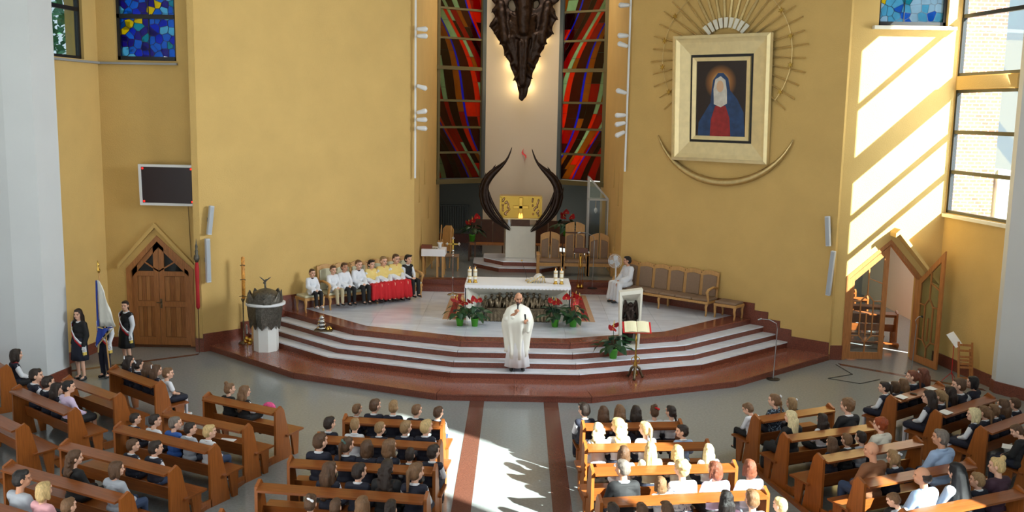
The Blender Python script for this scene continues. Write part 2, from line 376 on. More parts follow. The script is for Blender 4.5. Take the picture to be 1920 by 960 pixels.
# ---- piers
struct(MB().prism([(-11.6, 19.5), (-10.45, 19.72), (-9.95, 19.93), (-9.83, 20.7), (-10.35, 21.5), (-11.6, 21.5)], 0, TOP).build('wall_pier_left', wall_w))
struct(MB().prism([(-11.62, 19.47), (-10.44, 19.69), (-9.93, 19.90), (-9.80, 20.72), (-9.9, 20.9), (-11.6, 20.9)], 0, .27).build('baseboard_pier_left', granite_r))
struct(MB().prism([(12.4, 19.2), (11.2, 20.25), (10.72, 21.0), (10.74, 21.22), (11.9, 20.1), (12.4, 19.7)], 0, TOP).build('wall_pier_right', wall_w))
struct(MB().prism([(12.4, 19.17), (11.18, 20.22), (10.69, 20.98), (10.71, 21.22), (11.4, 20.5), (12.4, 19.6)], 0, .27).build('baseboard_pier_right', granite_r))
# ---- nave walls, roof
NR = Fr((11.9, 20.2), (11.9, -3)); NLf = Fr((-11.9, -3), (-11.9, 20.2))
holesR = [R4(20.2 - 6.45, 6.75, 20.2 - 3.2, 11.6), R4(20.2 - 7.7, 5.2, 20.2 - 5.1, 6.45)]
wall('wall_nave_right', NR, R4(0, 0, NR.L, TOP), holesR, .3, wall_w)
wall('wall_nave_left', NLf, R4(0, 0, NLf.L, TOP), [], .3, wall_w)
struct(MB().prism([(-12.2, -3), (12.2, -3), (12.2, 20), (10.9, 21.2), (10.6, 24.2), (3.4, 28), (3.2, 33.9), (-3.1, 33.9), (-3.3, 28), (-10.6, 24.2), (-12.2, 20)], TOP, TOP + .3).build('ceiling', wall_w))
struct(MB().box(-12.2, 19.9, 0, -11.3, 20.2, TOP).build('wall_left_link', wall_w))

# ================================================================ WINDOWS
def poly_clip_rect(p, u0, z0, u1, z1):
    for a, b, c in [(-1, 0, -u0), (1, 0, u1), (0, -1, -z0), (0, 1, z1)]:
        p = clip(p, a, b, c)
        if len(p) < 3: return []
    return p
def shrink(p, d):
    c = Vector((sum(q[0] for q in p) / len(p), sum(q[1] for q in p) / len(p)))
    return [tuple(Vector(q) + (c - Vector(q)).normalized() * d) for q in p]
def ar(p): return abs(sum(p[i][0] * p[(i + 1) % len(p)][1] - p[(i + 1) % len(p)][0] * p[i][1] for i in range(len(p)))) / 2
def pane(parent, fr, poly, o, mat, name='pane', th=.008):
    mb = MB(); mb.T = fr.M
    n = len(poly); vs = [(q[0], o, q[1]) for q in poly] + [(q[0], o + th, q[1]) for q in poly]
    mb.add(vs, [tuple(range(n)), tuple(range(2 * n - 1, n - 1, -1))] + [(i, i + n, (i + 1) % n + n, (i + 1) % n) for i in range(n)])
    return mb.build(name, mat, parent)
def came(mb, p, o, d):
    q = shrink(p, d); n = len(p)
    mb.add([(a[0], o - .006, a[1]) for a in p] + [(a[0], o - .006, a[1]) for a in q] + [(a[0], o + .018, a[1]) for a in p] + [(a[0], o + .018, a[1]) for a in q],
           [(i, (i + 1) % n, (i + 1) % n + n, i + n) for i in range(n)] + [(i + 2 * n, i + 3 * n, (i + 1) % n + 3 * n, (i + 1) % n + 2 * n) for i in range(n)])
def voronoi(u0, z0, u1, z1, step, rnd):
    pts = []
    nu = max(1, round((u1 - u0) / step)); nz = max(1, round((z1 - z0) / step))
    for i in range(-1, nu + 1):
        for j in range(-1, nz + 1): pts.append((u0 + (i + .5 + rnd.uniform(-.42, .42)) * (u1 - u0) / nu, z0 + (j + .5 + rnd.uniform(-.42, .42)) * (z1 - z0) / nz))
    out = []
    for p in pts:
        c = R4(u0, z0, u1, z1)
        for q in pts:
            if q is p or math.dist(p, q) > step * 3.5: continue
            a, b = q[0] - p[0], q[1] - p[1]; c = clip(c, a, b, a * (p[0] + q[0]) / 2 + b * (p[1] + q[1]) / 2)
            if len(c) < 3: break
        if len(c) > 2 and ar(c) > 1e-3: out.append((p, c))
    return out
BL = {k: stained('stained_' + k, v, .7) for k, v in dict(sky=(70, 160, 235), pale=(150, 215, 240), deep=(40, 104, 226), violet=(92, 80, 184), teal=(60, 190, 205), yellow=(245, 225, 50), orange=(240, 140, 40), white=(205, 230, 245), magenta=(200, 60, 120)).items()}
def blue_window(name, fr, u0, z0, u1, z1, rails, mull, seed, o=-.18, flip=False, pale=False):
    rnd = random.Random(seed); root = bpy.data.objects.new(name, None); COL.objects.link(root); struct(root)
    t = .07; mb = MB(); mb.T = fr.M
    for a in (R4(u0, z0, u0 + t, z1), R4(u1 - t, z0, u1, z1), R4(u0, z0, u1, z0 + t + .03), R4(u0, z1 - t, u1, z1)): mb.box(a[0][0], o - .05, a[0][1], a[2][0], o + .06, a[2][1])
    for z in rails: mb.box(u0, o - .05, z - .05, u1, o + .06, z + .05)
    mb.build('window_frame', black_f, root)
    zs = [z0 + t + .03] + [v for z in rails for v in (z - .05, z + .05)] + [z1 - t]; lead = MB(); lead.T = fr.M
    for i in range(0, len(zs), 2):
        for (p, c) in voronoi(u0 + t, zs[i], u1 - t, zs[i + 1], .17 if not pale else .19, rnd):
            uu = (p[0] - u0) / (u1 - u0); uu = 1 - uu if flip else uu
            d = (p[1] - z0) / (u1 - u0) - (.46 + .62 * uu if not pale else .95 - .55 * (uu * 1.1))
            k = 'yellow' if abs(d) < .06 else 'orange' if -.10 < d <= -.06 and uu < .25 else None
            if not k: k = rnd.choice(['sky', 'sky', 'deep', 'teal', 'pale', 'violet', 'sky'] if not pale else ['pale', 'sky', 'white', 'pale', 'teal', 'sky', 'white', 'magenta' if abs(d) < .15 else 'pale'])
            if not pale and .35 < uu < .6 and rnd.random() < .5: k = 'violet'
            pane(root, fr, c, o, BL[k]); came(lead, c, o, .007 if not pale else .005)
    lead.build('lead_came', black_f, root, kind='stuff')
    if mull: mb = MB(); mb.T = fr.M; mb.box(mull - .008, o - .02, z0, mull + .008, o + .02, z1); mb.build('mullion', black_f, root)
    return root
blue_window('window_1', DL, .44, 7.08, 1.90, 9.9, [8.13], 1.20, 3)
blue_window('window_2', DR, .70, 8.22, 2.35, 9.95, [], 1.35, 5, flip=True, pale=True)
def clear_window(name, fr, u0, z0, u1, z1, rails, o=-.12):
    root = bpy.data.objects.new(name, None); COL.objects.link(root); struct(root)
    mb = MB(); mb.T = fr.M; t = .07
    mb.box(u0, o - .05, z0, u0 + t, o + .05, z1); mb.box(u1 - t, o - .05, z0, u1, o + .05, z1); mb.box(u0, o - .05, z0, u1, o + .05, z0 + t); mb.box(u0, o - .05, z1 - t, u1, o + .05, z1)
    for z in rails: mb.box(u0, o - .05, z - .045, u1, o + .05, z + .045)
    mb.build('window_frame', black_f, root); zs = [z0 + t] + [v for z in rails for v in (z - .045, z + .045)] + [z1 - t]
    for i in range(0, len(zs), 2): pane(root, fr, R4(u0 + t, zs[i], u1 - t, zs[i + 1]), o, pane_m)
    return root
clear_window('window_3', SR, .03, 3.76, 2.50, 6.72, [4.76, 5.72], -.06)
clear_window('window_4', SR, .03, 7.05, 2.50, 9.9, [8.45], -.06)
clear_window('window_5', SL, .12, 7.06, 1.75, 9.9, [8.20])
# nave windows through which the sun falls (to the right of the view)
for i, (u0, z0, u1, z1) in enumerate([(h[0][0], h[0][1], h[2][0], h[2][1]) for h in holesR]):
    clear_window('window_%d' % (8 + i), NR, u0, z0, u1, z1, [], -.15)

# tall red stained glass windows of the apse
RD = {k: stained('glass_' + k, v) for k, v in dict(darkred=(120, 12, 18), red=(190, 20, 22), orange=(235, 88, 30), amber=(190, 130, 40), pale=(190, 205, 165), blue=(50, 70, 215), maroon=(84, 10, 16)).items()}
def red_window(name, fr, seed, flip):
    rnd = random.Random(seed); root = bpy.data.objects.new(name, None); COL.objects.link(root); struct(root)
    W = fr.L; z0, z1 = 3.72, 11.4; fw = .10
    mb = MB(); mb.T = fr.M
    mb.box(0, -.10, z0 - .12, fw, .05, z1); mb.box(W - .16, -.10, z0 - .12, W, .05, z1); mb.box(-.05, -.14, z0 - .16, W + .1, .10, z0)
    mb.build('window_frame', olive, root)
    rails = [z0 + .0, 4.62, 5.47, 6.36, 7.44, 8.42, 9.38, 10.35, z1]
    for z in rails[1:-1]:
        b = MB(); b.T = fr.M; t = .035 if abs(z - 7.44) > .1 else .06; b.box(0 if t < .05 else -.35, -.05, z - t, W + (.1 if t > .05 else 0), .07 if t > .05 else .04, z + t); b.build('transom', olive, root)
    ws = []
    u = -5.2
    i = 0
    pat = [('darkred', .30), ('blue', .06), ('orange', .13), ('red', .34), ('pale', .15), ('maroon', .28), ('amber', .20), ('blue', .07), ('darkred', .34), ('orange', .18), ('pale', .17), ('red', .3), ('maroon', .22)]
    while u < 2.2:
        k, wd = pat[i % len(pat)]; ws.append((u, wd, k, i)); u += wd; i += 1
    f = lambda u, z, i: u + .42 * (11.4 - z) + .24 * math.sin(1.1 * z + u * 1.1); lead = MB(); lead.T = fr.M
    for r in range(len(rails) - 1):
        a, b = rails[r] + .035, rails[r + 1] - .035
        for (u, wd, k, i) in ws:
            n = 5; zz = [a + (b - a) * q / n for q in range(n + 1)]
            cuts = [0, n] if wd < .1 or rnd.random() < .35 else [0, rnd.choice([2, 3]), n]
            for ci in range(len(cuts) - 1):
                s_ = zz[cuts[ci]:cuts[ci + 1] + 1]
                p = [(f(u, z, i) , z) for z in s_] + [(f(u + wd, z, i), z) for z in s_[::-1]]
                if flip: p = [(W - q[0], q[1]) for q in p]
                p = poly_clip_rect(p, fw, a, W - .16, b)
                if len(p) < 3 or ar(p) < .004: continue
                kk = k
                if wd > .1 and rnd.random() < .35: kk = rnd.choice(['darkred', 'red', 'maroon', 'orange', 'amber', 'pale'] )
                pane(root, fr, p, -.03, RD[kk]); came(lead, p, -.03, .005)
    lead.build('lead_came', black_f, root, kind='stuff'); return root
WA = Fr((-2.76, 32.6), (-1.22, 33.72)); WB = Fr((1.37, 33.72), (2.92, 32.6))
red_window('window_6', WA, 2, False); red_window('window_7', WB, 4, True)
mb = MB(); mb.T = WA.M; mb.box(WA.L - .14, .0, 3.5, WA.L + .02, .09, 11.4); struct(mb.build('trim_5', slate))
mb = MB(); mb.T = WB.M; mb.box(-.02, .0, 3.5, .14, .09, 11.4); struct(mb.build('trim_6', slate))
struct(MB().box(-2.95, 32.55, 3.5, -2.78, 32.75, 11.4).build('trim_7', cream_s)); struct(MB().box(2.93, 32.55, 3.5, 3.0, 32.75, 11.4).build('trim_8', olive))

# ================================================================ DOORS
def leaf_panelled(parent, fr, x0, x1, ze0, ze1, mirror):   # leaf between u=x0 and x1, top slants from ze0 to ze1
    o0, o1 = -.10, -.055
    st = .13
    zt = lambda u: ze0 + (ze1 - ze0) * (u - x0) / (x1 - x0)
    def pr(poly, a, b, nm, mat, par):
        mb = MB(); mb.T = fr.M; mb.prism(poly, a, b, 'y'); return mb.build(nm, mat, par)
    lf = pr([(x0, .0), (x1, .0), (x1, zt(x1)), (x0, zt(x0))], o0 - .02, o0, 'leaf', door_m, parent)
    for a, b in ((x0, x0 + st), (x1 - st, x1)): pr([(a, .04), (b, .04), (b, zt(b)), (a, zt(a))], o0, o1, 'stile', door_m, lf)
    for z0_, z1_ in ((.04, .24), (1.02, 1.16), (1.80, 1.92)): pr(R4(x0 + st, z0_, x1 - st, z1_), o0, o1, 'rail', door_m, lf)
    d = .11 / math.cos(math.atan2(ze1 - ze0, x1 - x0))
    pr([(x0, zt(x0) - d), (x1, zt(x1) - d), (x1, zt(x1)), (x0, zt(x0))], o0, o1, 'rail', door_m, lf)
    for z0_, z1_ in ((.24, 1.02), (1.16, 1.80)):
        n = 4; w_ = (x1 - x0 - 2 * st) / n
        for i in range(n): pr(R4(x0 + st + w_ * i + .004, z0_ + .01, x0 + st + w_ * (i + 1) - .004, z1_ - .01), o0, o0 + .018, 'board', door_p if i % 2 else door_q, lf)
    xi0, xi1 = x0 + st, x1 - st
    gl = [(xi0, 1.92), (xi1, 1.92), (xi1, zt(xi1) - d), (xi0, zt(xi0) - d)]
    gl = [p for p in gl if p[1] >= 1.92]
    pr([(xi0, 1.92), (xi1, 1.92), (xi1, max(1.93, zt(xi1) - d)), (xi0, max(1.93, zt(xi0) - d))], o0, o0 + .008, 'pane', M('dark_door_glass', (28, 30, 30), .08), lf)
    c = (x1, 1.92) if mirror else (x0, 1.92); m_ = ((x0 + x1) / 2 + (.0), (zt((x0 + x1) / 2) - d))
    pr(strip([c, m_], .035), o0, o1, 'glazing_bar', door_m, lf)
    return lf
dr = bpy.data.objects.new('door_1', None); COL.objects.link(dr); struct(dr)
mb = MB(); mb.T = DL.M; x0, x1, xa = .50, 2.14, 1.27
out = [(x0 - .02, 0), (x0 - .02, 1.99), (xa, 2.83), (x1 + .02, 1.99), (x1 + .02, 0), (x1 - .10, 0), (x1 - .10, 1.93), (xa, 2.68), (x0 + .10, 1.93), (x0 + .10, 0)]
mb.prism(out, -.14, .02, 'y'); mb.build('door_frame', door_m, dr)
l1 = leaf_panelled(dr, DL, x0 + .10, xa - .005, 1.93, 2.68, True); l2 = leaf_panelled(dr, DL, xa + .005, x1 - .10, 2.68, 1.93, False)
mb = MB(); mb.T = DL.M; mb.box(xa + .02, -.06, .98, xa + .06, -.045, 1.22); mb.tube([(xa + .04, -.05, 1.13), (xa + .04, -.0, 1.13), (xa - .06, .0, 1.13)], .011); mb.build('door_handle', bronze2, l2)
# plaster gable hoods over both doors
def hood(nm, fr, x0, ze, xa, za, x1, ze2, o):
    mb = MB(); mb.T = fr.M; mb.prism([(x0, ze), (xa, za), (x1, ze2), (x1, ze2 - .10), (xa, za - .12), (x0, ze - .10)], 0, o, 'y'); return struct(mb.build(nm, wall_y))
struct(MB().box(-9.72, 23.66, 0, -8.04, 24.1, .03).build('trim_threshold', dark_wood))
hood('trim_9', DL, .30, 2.10, 1.25, 3.15, 2.30, 2.02, .10)
hood('trim_10', DR, 9.20 - 7.85, 3.26, 9.30 - 7.85, 3.36, 10.35 - 7.85, 2.10, .38)
dr = bpy.data.objects.new('door_2', None); COL.objects.link(dr); struct(dr)
mb = MB(); mb.T = DR.M; a0, a1, am = .37, 2.21, 1.39
out = [(a0 - .02, 0), (a0 - .02, 2.12), (am, 3.06), (a1 + .02, 2.12), (a1 + .02, 0), (a1 - .07, 0), (a1 - .07, 2.07), (am, 2.95), (a0 + .07, 2.07), (a0 + .07, 0)]
mb.prism(out, -.20, .02, 'y'); mb.build('door_frame', door_m, dr)
def leaf_glazed(parent, T, W, ze, za):   # local: x from 0 (hinge) to W (meeting stile); top rises ze->za
    zt = lambda u: ze + (za - ze) * u / W
    lf = None
    def pr(poly, nm, mat, par, y0=-.022, y1=.022):
        mb = MB(); mb.T = T; mb.prism(poly, y0, y1, 'y'); return mb.build(nm, mat, par)
    st = .12
    d = .12 / math.cos(math.atan2(za - ze, W))
    lf = pr([(0, .02), (st, .02), (st, zt(st)), (0, zt(0))], 'leaf', door_m, parent)
    pr([(W - st, .02), (W, .02), (W, zt(W)), (W - st, zt(W - st))], 'stile', door_m, lf)
    pr(R4(st, .02, W - st, .20), 'rail', door_m, lf); pr([(st, zt(st) - d), (W - st, zt(W - st) - d), (W - st, zt(W - st)), (st, zt(st))], 'rail', door_m, lf)
    pr([(st, .2), (W - st, .2), (W - st, zt(W - st) - d), (st, zt(st) - d)], 'pane', pane_m, lf, -.003, .003)
    c = W / 2; wq = (W - 2 * st) / 4
    bars = [[(c, .2), (c, .45), (c - wq * .9, .62), (c - wq * .9, 1.50), (c, 1.68), (c + wq * .9, 1.50), (c + wq * .9, .62), (c, .45)], [(st, .62), (c - wq * .9, .62)], [(W - st, .62), (c + wq * .9, .62)],
            [(c - wq * .9, 1.5), (st, 1.5)], [(c + wq * .9, 1.5), (W - st, 1.5)], [(c, 1.68), (c, 2.08), (W - st, 1.95)], [(c, 2.08), (c, zt(c) - d)], [(c, .62), (c, 1.2)]]
    for b in bars: pr(strip(b, .028), 'glazing_bar', door_m, lf)
    return lf
Wd = am - a0 - .08
T1 = DR.M @ Matrix.Translation((a0 + .075, -.02, 0)); leaf_glazed(dr, T1, Wd, 2.06, 2.92)
T2 = DR.M @ Matrix.Translation((a1 - .06, .03, 0)) @ Matrix.Rotation(math.radians(78), 4, 'Z'); leaf_glazed(dr, T2, Wd, 2.06, 2.92)

# ================================================================ PEWS
ends = [(-.10, 0), (-.09, .90), (.05, .965), (.12, .88), (.22, .48), (.30, 0)]
legs = [(.30, .42), (.50, .42), (.47, 0), (.37, 0)]
pew_cache = {}
def pew(P, Q, label, group):
    P = Vector(P); Q = Vector(Q); L = round((Q - P).length, 1); c = (P + Q) / 2; rz = math.atan2(Q.y - P.y, Q.x - P.x)
    t = thing('pew', label, 'pew', (c.x, c.y, 0), rz, group)
    if L not in pew_cache:
        h = L / 2; D = {}
        D['end_panel'] = [MB().prism(ends, x, x + .045, 'x').mesh('end_panel') for x in (-h, h - .045)]
        D['seat_leg'] = [MB().prism(legs, x, x + .045, 'x').mesh('seat_leg') for x in (-h + .005, h - .05)]
        D['book_shelf'] = [MB().prism([(-.15, .845), (.065, .875), (.065, .905), (-.15, .875)], -h + .045, h - .045, 'x').mesh('book_shelf')]
        D['top_board'] = [MB().prism([(.02, .875), (.045, .76), (.065, .76), (.05, .875)], -h + .045, h - .045, 'x').mesh('top_board')]
        D['lower_board'] = [MB().prism([(.10, .56), (.14, .36), (.165, .36), (.125, .56)], -h + .045, h - .045, 'x').mesh('lower_board')]
        D['seat'] = [MB().prism([(.14, .405), (.56, .425), (.56, .455), (.14, .435)], -h - .05, h + .05, 'x').mesh('seat')]
        D['kneeler'] = [MB().box(-h + .02, -.40, .13, h - .02, -.25, .16).mesh('kneeler')]
        D['kneeler_bracket'] = [MB().prism([(-.40, .13), (-.08, .13), (-.08, 0), (-.30, 0)], x, x + .03, 'x').mesh('kneeler_bracket') for x in (-h + .0, h - .03)]
        pew_cache[L] = D
    for k, ms in pew_cache[L].items():
        for m in ms: obj(k, m, pew_e if k in ('end_panel', 'seat_leg', 'kneeler_bracket') else pew_m, t)
    return t

# ================================================================ PEOPLE
SKIN = [M('skin_fair', (226, 178, 152), .55, spec=.3), M('skin_tan', (204, 150, 120), .55, spec=.3)]
lip_m = M('lips', (176, 96, 88), .5); eye_m = M('eye_dark', (40, 32, 30), .3); brow_m = M('eyebrow', (88, 62, 44), .8)
def hairm(name, col):
    return M('hair_' + name, col, .42, var=.38, scale=16, bump=.5, bscale=40, stretch=(7, 7, .8), spec=.4)
HAIR = {k: hairm(k, c) for k, c in dict(dark=(44, 32, 26), black=(26, 22, 22), brown=(88, 62, 42), mid=(120, 88, 60), light=(156, 124, 86), blond=(206, 176, 122), pale=(226, 206, 160), red=(148, 66, 28), grey=(118, 108, 100), auburn=(118, 66, 46)).items()}
CLO = {k: M('cloth_' + k, c, .8, bump=.12, bscale=18) for k, c in dict(navy=(24, 27, 44), black=(22, 22, 25), white=(226, 228, 234), cream=(224, 218, 202), blue=(48, 92, 168), ltblue=(158, 182, 216), grey=(168, 174, 184), lilac=(214, 196, 226), brown=(130, 86, 56), beige=(186, 172, 140), red=(196, 26, 34), yellow=(232, 204, 124), denim=(44, 62, 92), pink=(226, 170, 178), plum=(60, 34, 50), sock=(214, 208, 214), mint=(70, 96, 90)).items()}
shoe_m = M('shoe_black', (24, 22, 24), .35); shoe_w = M('shoe_white', (220, 218, 218), .5)
pat_m = M('patterned_dark_fabric', (70, 84, 100), .8)
_n = pat_m.node_tree; _v = _n.nodes.new('ShaderNodeTexVoronoi'); _v.inputs['Scale'].default_value = 18; _r = _n.nodes.new('ShaderNodeValToRGB'); _r.color_ramp.interpolation = 'CONSTANT'
_r.color_ramp.elements[0].color = S(176, 196, 214); _r.color_ramp.elements[1].position = .38; _r.color_ramp.elements[1].color = S(34, 44, 58); _e = _r.color_ramp.elements.new(.3); _e.color = S(60, 96, 120)
_n.links.new(_v.outputs[0], _r.inputs[0]); _n.links.new(_r.outputs[0], _n.nodes['Principled BSDF'].inputs[0]); CLO['pattern'] = pat_m
pat2 = pat_m.copy(); pat2.name = 'patterned_light_fabric'; _r2 = [n for n in pat2.node_tree.nodes if n.type == 'VALTORGB'][0]; _r2.color_ramp.elements[0].color = S(110, 112, 130); _r2.color_ramp.elements[2].color = S(232, 230, 232); _r2.color_ramp.elements[1].color = S(190, 190, 200); CLO['pattern2'] = pat2

SIT = dict(hip=(.09, .02, .09), knee=(.11, .44, .09), ankle=(.10, .46, -.36), sho=(.155, -.03, .52), elb=(.21, .06, .28), wri=(.075, .27, .17), hd=(-.75, .62, -.1))
STAND = dict(hip=(.09, 0, .09), knee=(.10, .02, -.34), ankle=(.10, -.02, -.75), sho=(.155, -.03, .52), elb=(.215, -.05, .26), wri=(.205, .04, .02), hd=(0, .15, -1))
def mir(p, s): return (p[0] * s, p[1], p[2])
def hand(mb, w, d, s, curl=.5, up=(0, 0, 1), k=1.0):      # palm, four fingers of different length, thumb
    w = Vector(w); d = Vector(d).normalized(); up = Vector(up); side = d.cross(up).normalized() * s; nrm = side.cross(d).normalized() * s
    q = w + d * .045 * k
    mb.cap(w, w + d * .07 * k, .026 * k, .034 * k, 8)
    for i in range(4):
        b = w + d * .085 * k + side * (.027 - .018 * i) * k; ln = (.034, .04, .037, .028)[i] * k
        m_ = b + (d * math.cos(curl) - nrm * math.sin(curl)) * ln; e = m_ + (d * math.cos(curl * 2.1) - nrm * math.sin(curl * 2.1)) * ln
        mb.cap(b, m_, .0098 * k, .009 * k, 6); mb.cap(m_, e, .009 * k, .0075 * k, 6)
    t0 = w + d * .03 * k + side * .028 * k; t1 = t0 + (d * .6 + side * .7) * .035 * k; t2 = t1 + d * .03 * k - nrm * .01 * k
    mb.cap(t0, t1, .013 * k, .011 * k, 6); mb.cap(t1, t2, .011 * k, .009 * k, 6)
PIV = Vector((0, -.01, .60))
def headM(yaw=0, pitch=0, hs=1.0):
    return Matrix.Translation(PIV - Vector((0, 0, .012 + .11 * (hs - 1)))) @ Matrix.Rotation(math.radians(yaw), 4, 'Z') @ Matrix.Rotation(math.radians(pitch), 4, 'X') @ Matrix.Scale(hs, 4) @ Matrix.Translation(-PIV)
def head(mb, T):
    mb.T = T
    mb.ell((0, .015, .785), (.073, .093, .095)); mb.ell((0, .035, .725), (.057, .070, .075)); mb.ell((0, .075, .690), (.032, .030, .028))
    mb.cap((0, .108, .765), (0, .120, .738), .009, .013, 8); mb.ell((0, .098, .707), (.024, .014, .011)); mb.ell((0, .095, .800), (.055, .02, .03))
    for s in (-1, 1): mb.ell((s * .074, .005, .752), (.012, .020, .031)); mb.ell((s * .040, .078, .735), (.022, .025, .024))
    mb.T = None
def figure(J, yaw, pitch, hs, voxel=.0095, ratio=.32, hands=True, legs=True):
    mb = MB(); T = headM(yaw, pitch, hs)
    mb.cap((0, -.03, .54), T @ Vector((0, .0, .70)), .054, .050 * hs ** .5)
    mb.ell((0, 0, .10), (.165, .125, .115)); mb.ell((0, -.005, .24), (.13, .10, .13)); mb.ell((0, -.02, .40), (.152, .112, .17)); mb.cap((-.14, -.03, .515), (.14, -.03, .515), .062, .062)
    head(mb, T)
    for s in (-1, 1):
        h_, k_, a_, sh, el, wr = [mir(J[x], s) for x in ('hip', 'knee', 'ankle', 'sho', 'elb', 'wri')]
        mb.cap(sh, el, .052, .040); mb.cap(el, wr, .041, .026)
        if hands: hand(mb, wr, mir(J['hd'], s), s, .75, (0, .3, 1))
        else: mb.ell(wr, (.034, .04, .03))
        mb.cap(h_, k_, .082, .056); mb.cap(k_, a_, .054, .034); mb.cap(a_, (a_[0], a_[1] + .11, a_[2] - .05), .034, .030)
    me = remesh(mb, voxel, 1, ratio, 'body')
    Ti = T.inverted()
    for m in (SKIN[0], lip_m, eye_m, brow_m): me.materials.append(m)
    for p in me.polygons:
        c = Ti @ p.center
        if c.y > .06 and c.z > .68 and c.z < .83:
            if abs(c.x) < .024 and .700 < c.z < .714: p.material_index = 1
            elif abs(abs(c.x) - .030) < .013 and .758 < c.z < .770: p.material_index = 2
            elif abs(abs(c.x) - .032) < .019 and .782 < c.z < .790: p.material_index = 3
    return me
def fold(amp, fx=30, fy=30, fz=6):
    return lambda c, n: c + n * amp * math.sin(c.x * fx + 3 * math.sin(c.z * fz)) * math.sin(c.y * fy + c.z * 9)
def clothes(J):
    C = {}
    def torso(mb, g, z0=.08):
        mb.ell((0, 0, max(z0, .10)), (.165 + g, .125 + g, .11)); mb.ell((0, -.005, .24), (.138 + g, .108 + g, .15)); mb.ell((0, -.02, .40), (.152 + g, .114 + g, .17)); mb.cap((-.14, -.03, .515), (.14, -.03, .515), .060 + g, .060 + g)
    def arms(mb, g, full=1.0, wide=0):
        for s in (-1, 1):
            sh, el, wr = [Vector(mir(J[x], s)) for x in ('sho', 'elb', 'wri')]
            if full >= 1: mb.cap(sh, el, .054 + g, .044 + g + wide * .3); mb.cap(el, el.lerp(wr, .93), .044 + g + wide * .3, .030 + g + wide)
            else: mb.cap(sh, sh.lerp(el, full), .056 + g, .050 + g)
    def legsf(mb, g, wide=0):
        mb.ell((0, 0, .09), (.170 + g, .130 + g, .11))
        for s in (-1, 1):
            h_, k_, a_ = [Vector(mir(J[x], s)) for x in ('hip', 'knee', 'ankle')]
            mb.cap(h_, k_, .088 + g, .062 + g); mb.cap(k_, a_, .062 + g, .046 + g + wide)
    def mk(k, v=.013, r=.3, fn=fold(.004)):
        C[k] = remesh(mb, v, 2, r, k, fn)
    mb = MB(); torso(mb, .014); arms(mb, .014); mk('shirt')
    mb = MB(); torso(mb, .014); arms(mb, .016, .62); mk('short_shirt')
    mb = MB(); torso(mb, .024, .14); mk('vest')
    mb = MB(); torso(mb, .028); arms(mb, .022); mk('jacket')
    mb = MB(); legsf(mb, .010); mk('trousers')
    mb = MB(); mb.ell((0, 0, .09), (.19, .15, .11))
    h_, k_, a_ = Vector(J['hip']), Vector(J['knee']), Vector(J['ankle'])
    if J is SIT:
        for x in (-.11, -.04, .04, .11): mb.cap((x, .04, .09), (x * 1.35, .40, .09), .095, .082)
    else:
        n = 36; mb = MB(); mb.rings([[((r + .012 * math.sin(9 * 2 * PI * j / n) * k) * math.cos(2 * PI * j / n), (r * .86 + .012 * math.sin(9 * 2 * PI * j / n) * k) * math.sin(2 * PI * j / n), z) for j in range(n)] for r, z, k in ((.215, -.34, 1), (.205, -.2, .8), (.195, 0, .4), (.185, .1, .1), (.16, .2, 0))])
    if J is SIT: mk('skirt')
    else: C['skirt'] = mb.mesh('skirt'); C['skirt'].polygons.foreach_set('use_smooth', [True] * len(C['skirt'].polygons))
    mb = MB(); mb.ell((0, 0, .09), (.19, .15, .12))
    if J is SIT:
        for x in (-.13, -.05, .05, .13): mb.cap((x, .04, .09), (x * 1.5, .42, .09), .10, .085); mb.cap((x * 1.5, .42, .08), (x * 1.7, .47, -.32), .085, .085)
    else: mb.cap((0, 0, .05), (0, 0, -.62), .17, .26)
    mk('cassock', .016, .3, fold(.010, 40, 20, 3))
    mb = MB(); torso(mb, .035); arms(mb, .025, 1, .035)
    if J is SIT:
        for x in (-.12, -.04, .04, .12): mb.cap((x, .04, .12), (x * 1.3, .27, .125), .085, .075)
        for x in (-.1, .1): mb.cap((x * 1.4, -.02, .1), (x * 2.0, .18, .06), .07, .06)
    else: mb.cap((0, 0, .1), (0, 0, -.2), .19, .23)
    mk('surplice', .014, .3, fold(.007, 46, 30, 5))
    mb = MB(); torso(mb, .045, .26)
    for s in (-1, 1):
        sh, el = Vector(mir(J['sho'], s)), Vector(mir(J['elb'], s)); mb.cap(sh, sh.lerp(el, .85), .075, .085)
    mk('cape', .014, .3, fold(.005))
    mb = MB()
    for s in (-1, 1): a = Vector(mir(J['ankle'], s)); mb.cap(a + Vector((0, -.02, -.045)), a + Vector((0, .13, -.055)), .042, .036); mb.cap(a, a + Vector((0, 0, -.05)), .042, .045)
    mk('shoes', .012, .4, None)
    mb = MB()
    for s in (-1, 1): k_, a_ = Vector(mir(J['knee'], s)), Vector(mir(J['ankle'], s)); mb.cap(k_.lerp(a_, .08), a_, .059, .040)
    mk('socks', .012, .4, None)
    mb = MB(); R = [(.066 * math.cos(a), -.022 + .062 * math.sin(a), .583 + .018 * math.cos(a - PI / 2) * -1) for a in [i * PI / 8 for i in range(17)]]
    mb.tube(R, .021, 6); C['collar'] = mb.mesh('collar')
    return C
CL = {'sit': clothes(SIT), 'stand': clothes(STAND)}
